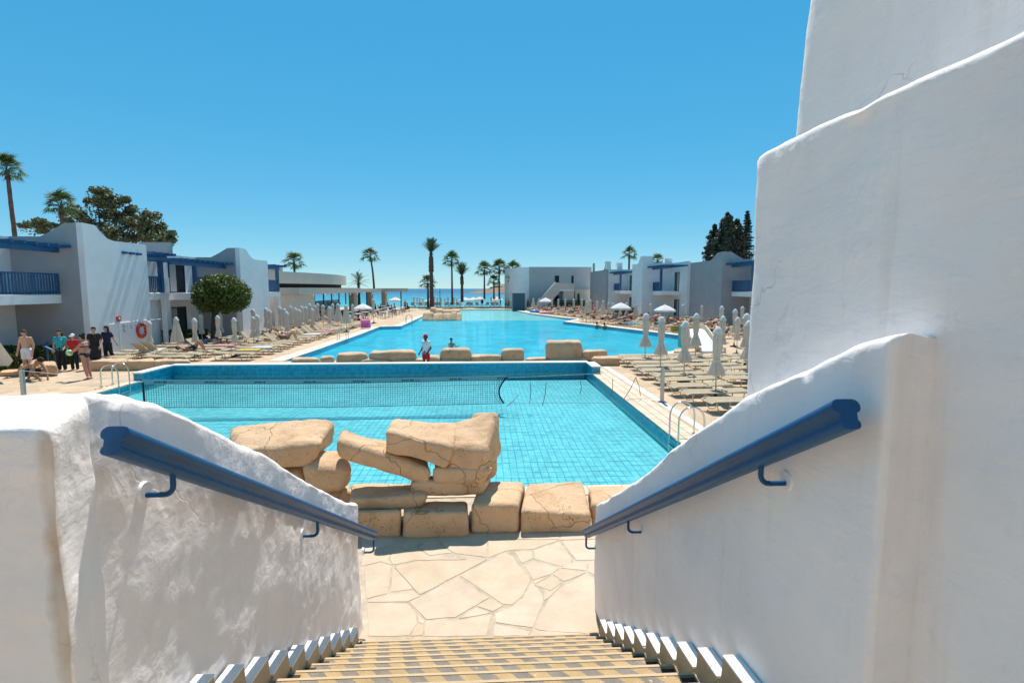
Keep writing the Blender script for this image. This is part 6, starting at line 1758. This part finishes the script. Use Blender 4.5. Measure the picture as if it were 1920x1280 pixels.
put(person('crouching shirtless man in black shorts bending over at the far left', dict(pel=(-.28, .12, .30), wai=(-.16, .05, .44), che=(.06, -.06, .60), nek=(.20, -.12, .68), hed=(.33, -.17, .70), shl=(.12, -.30, .56), ell=(.24, -.34, .30), wrl=(.34, -.30, .10), shr=(.14, .12, .60), elr=(.34, .04, .36), wrr=(.46, -.08, .10),
            hpl=(-.26, .02, .27), knl=(.06, -.12, .42), anl=(-.06, -.22, .07), hpr=(-.28, .22, .27), knr=(.06, .34, .30), anr=(-.22, .36, .07), fwd=(.55, -.2, -.75), ftl=(.15, -.26, .03), ftr=(-.05, .4, .02)), 'tan', [('shorts', 'black_cloth')], 'hair_dark', heavy=1.08), 66, 712, .05, 1.08)
put(person('woman in a bright teal shirt and dark trousers by the blue rail', dict(shl=(.165, 0, 1.39), shr=(-.165, 0, 1.39), wrl=(.20, -.20, .98), wrr=(-.24, -.03, .90)), 'fair', [('shirt', 'teal_cloth'), ('trousers', 'black_cloth')], 'hair_dark', True, female=True), 117, 694, .3, .97)
put(person('child in a red top and pale cap behind the bikini woman', {}, 'fair', [('shirt', 'red_cloth'), ('trousers', 'black_cloth')], 'hair_fair', cap='white_cloth'), 141, 693, .3, .86)
bw = put(person('woman in a black bikini holding a green ball in both hands', dict(shl=(.03, -.165, 1.40), shr=(.03, .165, 1.40), ell=(-.15, -.17, 1.20), wrl=(-.36, -.09, 1.08), elr=(-.15, .15, 1.20), wrr=(-.36, .04, 1.08), hpl=(.02, -.085, .92), hpr=(.02, .085, .92), knl=(.05, -.09, .50), knr=(.06, .09, .50), anl=(.12, -.08, .08), anr=(.14, .08, .08),
            pel=(.02, 0, .95), che=(.0, 0, 1.30), wai=(.02, 0, 1.10), fwd=(-1, 0, 0), hed=(-.03, 0, 1.615)), 'red', [('bra', 'black_cloth'), ('briefs', 'black_cloth')], 'hair_dark', bun=True, female=True, heavy=1.08), 161, 711, .12, .98)
ball = MB(); bc = bw.location + V((-.47, -.06, 1.02)); ball.ellipsoid(bc, (.115, .115, .115), 20, 14)
m, n, l, p = new_mat('beach_ball'); nt = m.node_tree
sx = nt.nodes.new('ShaderNodeSeparateXYZ'); l.new(coords(nt), sx.inputs[0])
fr_ = mathn(nt, 'FRACT', mathn(nt, 'MULTIPLY', mathn(nt, 'ADD', sx.outputs[0], mathn(nt, 'MULTIPLY', sx.outputs[2], .6)), 7.0))
l.new(ramp(nt, fr_, [(0.0, (0.10, 0.55, 0.28)), (0.4, (0.10, 0.55, 0.28)), (0.45, (0.60, 0.68, 0.10)), (0.8, (0.7, 0.75, 0.6)), (1.0, (0.10, 0.55, 0.28))]), p.inputs['Base Color']); p.inputs['Roughness'].default_value = .35
one('beach_ball', ball, m, 'green and yellow ball held by the woman in the bikini', 'ball')
put(person('woman in a black dress standing before the left hedge', dict(wrl=(.25, -.16, .95), ell=(.24, .03, 1.14)), 'fair', [('dress', 'black_cloth')], 'hair_dark', female=True, heavy=1.1), 181, 691, .25, 1.02)
put(person('woman in a navy shirt walking with one arm swung out', dict(fwd=(-.6, -.8, 0), ell=(.30, .02, 1.16), wrl=(.44, -.02, .95), elr=(-.16, -.06, 1.14), wrr=(-.26, -.22, 1.10), knl=(.10, .06, .50), anl=(.20, .16, .10)), 'fair', [('shirt', 'navy_cloth'), ('trousers', 'black_cloth')], 'hair_dark', True, female=True), 204, 681, -.05, .98)
lg = person('man in a red cap, white shirt and red shorts between the pools', dict(fwd=(-.55, -.85, 0), ell=(.24, .05, 1.13), wrl=(.16, -.10, .93), elr=(-.21, .03, 1.13), wrr=(-.24, -.14, .93), knl=(.09, .05, .5), anl=(.10, .14, .08)), 'dark', [('shirt', 'white_cloth'), ('shorts', 'red_cloth')], 'hair_dark', cap='red_cloth')
lg.location = (ratio(797) * 23.3, 23.3, -.28); lg.rotation_euler = (0, 0, -.5); lg.scale = (.95, .95, .95)
sw = person('swimmer with dark hair in the large pool behind the boulders', dict(elr=(-.26, -.2, 1.18), wrr=(-.30, -.42, 1.30), ell=(.26, -.15, 1.18), wrl=(.3, -.35, 1.25)), 'fair', [('trunks', 'navy_cloth')], 'hair_dark')
q = on_z(846, 645, -.075); sw.location = (q.x, q.y, -1.44); sw.rotation_euler = (0, 0, .6)
for i, (px, py, ex) in enumerate(((1121, 611, 'left'), (1135, 612.5, 'right'))):
    s_ = person('%s of two heads in the water at the right pool edge' % ex, dict(elr=(-.3, -.3, 1.45), wrr=(-.2, -.5, 1.5), ell=(.3, -.3, 1.45), wrl=(.2, -.5, 1.5)), 'tan', [('trunks', 'navy_cloth')], 'hair_dark', vox=.022, fine=False)
    q = on_z(px, py + 1, -.075); s_.location = (q.x - .2, q.y - .5, -1.38); s_.rotation_euler = (0, 0, PI)
# walkers far away
walk = [(948, 579.5, 'skin_tan', 'navy_cloth', 'left of two people walking past the dark hut'), (953, 580.5, 'skin_red', 'brown_cloth', 'right of two people walking past the dark hut'), (1111, 594, 'skin_tan', 'pink_cloth', 'person in a pink outfit standing among the right loungers'),
        (990, 581, 'skin_red', 'brown_cloth', 'sunburnt person standing below the end building'), (904, 577.5, 'skin_fair', 'black_cloth', 'person in dark clothes under a far beach parasol'), (938, 577.5, 'skin_fair', 'navy_cloth', 'person in navy under the rightmost beach parasol'),
        (760, 583, 'skin_red', 'brown_cloth', 'person standing at the end of the restaurant terrace'), (961, 579, 'skin_fair', 'white_cloth', 'person in white beside the dark hut')]
for i, (px, py, sk, cl, lb) in enumerate(walk):
    o = person(lb, dict(knl=(.09, -.12, .5), anl=(.1, -.16, .09), knr=(-.09, .04, .5), anr=(-.09, .2, .1), wrl=(.22, -.2, .9), wrr=(-.24, .12, .9)), sk[5:], [('shirt' if cl in ('pink_cloth', 'white_cloth', 'black_cloth', 'navy_cloth') and i != 0 else 'shorts', cl)], 'hair_dark', vox=.03, fine=False)
    put(o, px, py, (i * 1.1) % 3 - 1)
# sunbathers: a few poses, each lying on a lounger (local axes as the lounger's: feet at x=0, head towards x=1.9)
def lying(raised, knees, prone, arms):
    hb = .33; J = dict(fwd=(0, 0, -1 if prone else 1))
    z0 = hb + .13
    J.update(pel=(.95, 0, z0), wai=(1.10, 0, z0), hpl=(.92, .085, z0), hpr=(.92, -.085, z0))
    if raised:
        c, s = math.cos(R(40)), math.sin(R(40))
        def up_(d, y=0, e=0): return (1.12 + d * c - e * s, y, z0 + .02 + d * s + e * c)
        J.update(wai=up_(.05), che=up_(.27), nek=up_(.43), hed=up_(.58, 0, .03), shl=up_(.36, .175), shr=up_(.36, -.175), fwd=(-s, 0, c))
        J.update(ell=up_(.10, .25), elr=up_(.10, -.25), wrl=(.98, .17, z0 + .12), wrr=(.98, -.17, z0 + .12))
    else:
        J.update(che=(1.31, 0, z0), nek=(1.47, 0, z0 + .0), hed=(1.62, 0, z0 + .03), shl=(1.41, .175, z0), shr=(1.41, -.175, z0))
        if arms: J.update(ell=(1.62, .30, z0), elr=(1.62, -.30, z0), wrl=(1.72, .08, z0 - .02), wrr=(1.72, -.08, z0 - .02))
        else: J.update(ell=(1.14, .27, z0 - .03), elr=(1.14, -.27, z0 - .03), wrl=(.90, .24, z0 - .03), wrr=(.90, -.24, z0 - .03))
    if knees: J.update(knl=(.58, .10, z0 + .32), anl=(.40, .10, z0 - .04), knr=(.60, -.10, z0 + .34), anr=(.42, -.10, z0 - .04), ftl=(.2, .1, z0 - .1), ftr=(.22, -.1, z0 - .1))
    else: J.update(knl=(.50, .11, z0 - .03), anl=(.08, .12, z0 - .05), knr=(.50, -.11, z0 - .03), anr=(.08, -.12, z0 - .05), ftl=(.05, .14, z0 + (.1 if not prone else -.15)), ftr=(.05, -.14, z0 + (.1 if not prone else -.15)))
    return J
protos = {}
for key, args in (('raised', (True, False, False, False)), ('raised_knees', (True, True, False, False)), ('flat', (False, False, False, True)), ('flat_knees', (False, True, False, False)), ('prone', (False, False, True, True))):
    for j, (sk, cl, fem) in enumerate((('red', (('trunks', 'navy_cloth'),), False), ('fair', (('bra', 'black_cloth'), ('briefs', 'black_cloth')), True), ('tan', (('trunks', 'red_cloth'),), False))):
        if key in ('flat_knees', 'prone') and j == 2: continue
        protos.setdefault('up' if args[0] else 'down', []).append((person('sunbather', lying(*args), sk, cl, ('hair_dark', 'hair_fair', 'hair_brown')[j], long_hair=(fem and not args[0]), female=fem, vox=.024, fine=False, group='sunbathers on loungers', name='sunbather'), {'raised': 'sitting back', 'raised_knees': 'reclining knees up', 'flat': 'on the back', 'flat_knees': 'with knees up', 'prone': 'face down'}[key], ('navy trunks', 'a black bikini', 'red trunks')[j]))
rg = random.Random(11); usedp = {}; cnt = 0
for side, o, up_, c, r_ in SEATS:
    pr = .30 if side == 'L' else .80
    if side == 'L' and (r_ < 3): pr = .04
    if rg.random() > pr or o.name in TOWELLED: continue
    pp, pose, wear = rg.choice(protos['up' if up_ else 'down'])
    s_ = place(pp, usedp, o.location, o.rotation_euler.z, 1.0)
    s_['label'] = 'sunbather in %s, %s on the lounger: %s' % (wear, pose, '')
    if side == 'L': s_['label'] = 'sunbather in %s %s, %s seat of the left %s column' % (wear, pose, ordinal(r_), ['pool', 'middle', 'building'][c])
    else: s_['label'] = 'sunbather in %s %s, %s seat, %s row, %s right' % (wear, pose, ordinal(r_), c[0], c[1])
    cnt += 1
for lst in protos.values():
    for pp, _, _ in lst:
        if not usedp.get(pp.name_full):
            for ch in list(pp.children): bpy.data.objects.remove(ch)
            bpy.data.objects.remove(pp)
# diners on the terrace
sit = dict(pel=(0, 0, .55), wai=(0, .0, .70), che=(0, -.02, .91), nek=(0, -.03, 1.07), hed=(0, -.06, 1.22), shl=(.175, -.02, 1.01), shr=(-.175, -.02, 1.01), ell=(.24, -.12, .78), elr=(-.24, -.12, .78), wrl=(.14, -.34, .80), wrr=(-.14, -.34, .80),
           hpl=(.09, -.02, .53), hpr=(-.09, -.02, .53), knl=(.11, -.42, .52), knr=(-.11, -.42, .52), anl=(.11, -.42, .09), anr=(-.11, -.42, .09))
dn = [person('diner', sit, sk, [('shirt', cl), ('shorts', c2)], hr, vox=.03, fine=False, group='diners on the restaurant terrace') for sk, cl, c2, hr in (('fair', 'blue_cloth', 'navy_cloth', 'hair_dark'), ('tan', 'black_cloth', 'black_cloth', 'hair_dark'), ('red', 'pink_cloth', 'navy_cloth', 'hair_brown'))]
ud = {}
for i, (X, Y) in enumerate(spots):
    if i % 2: continue
    sd = -1 if i % 4 else 1
    place(dn[(i // 2) % 3], ud, (X + sd * .66, Y, -.02), PI / 2 * -sd + PI if False else (PI / 2 if sd < 0 else -PI / 2), 1.0, 'diner in %s seated at the %s cafe table' % (('blue', 'black', 'pink')[(i // 2) % 3], ordinal(i)))

bpy.data.scenes.remove(TMP)
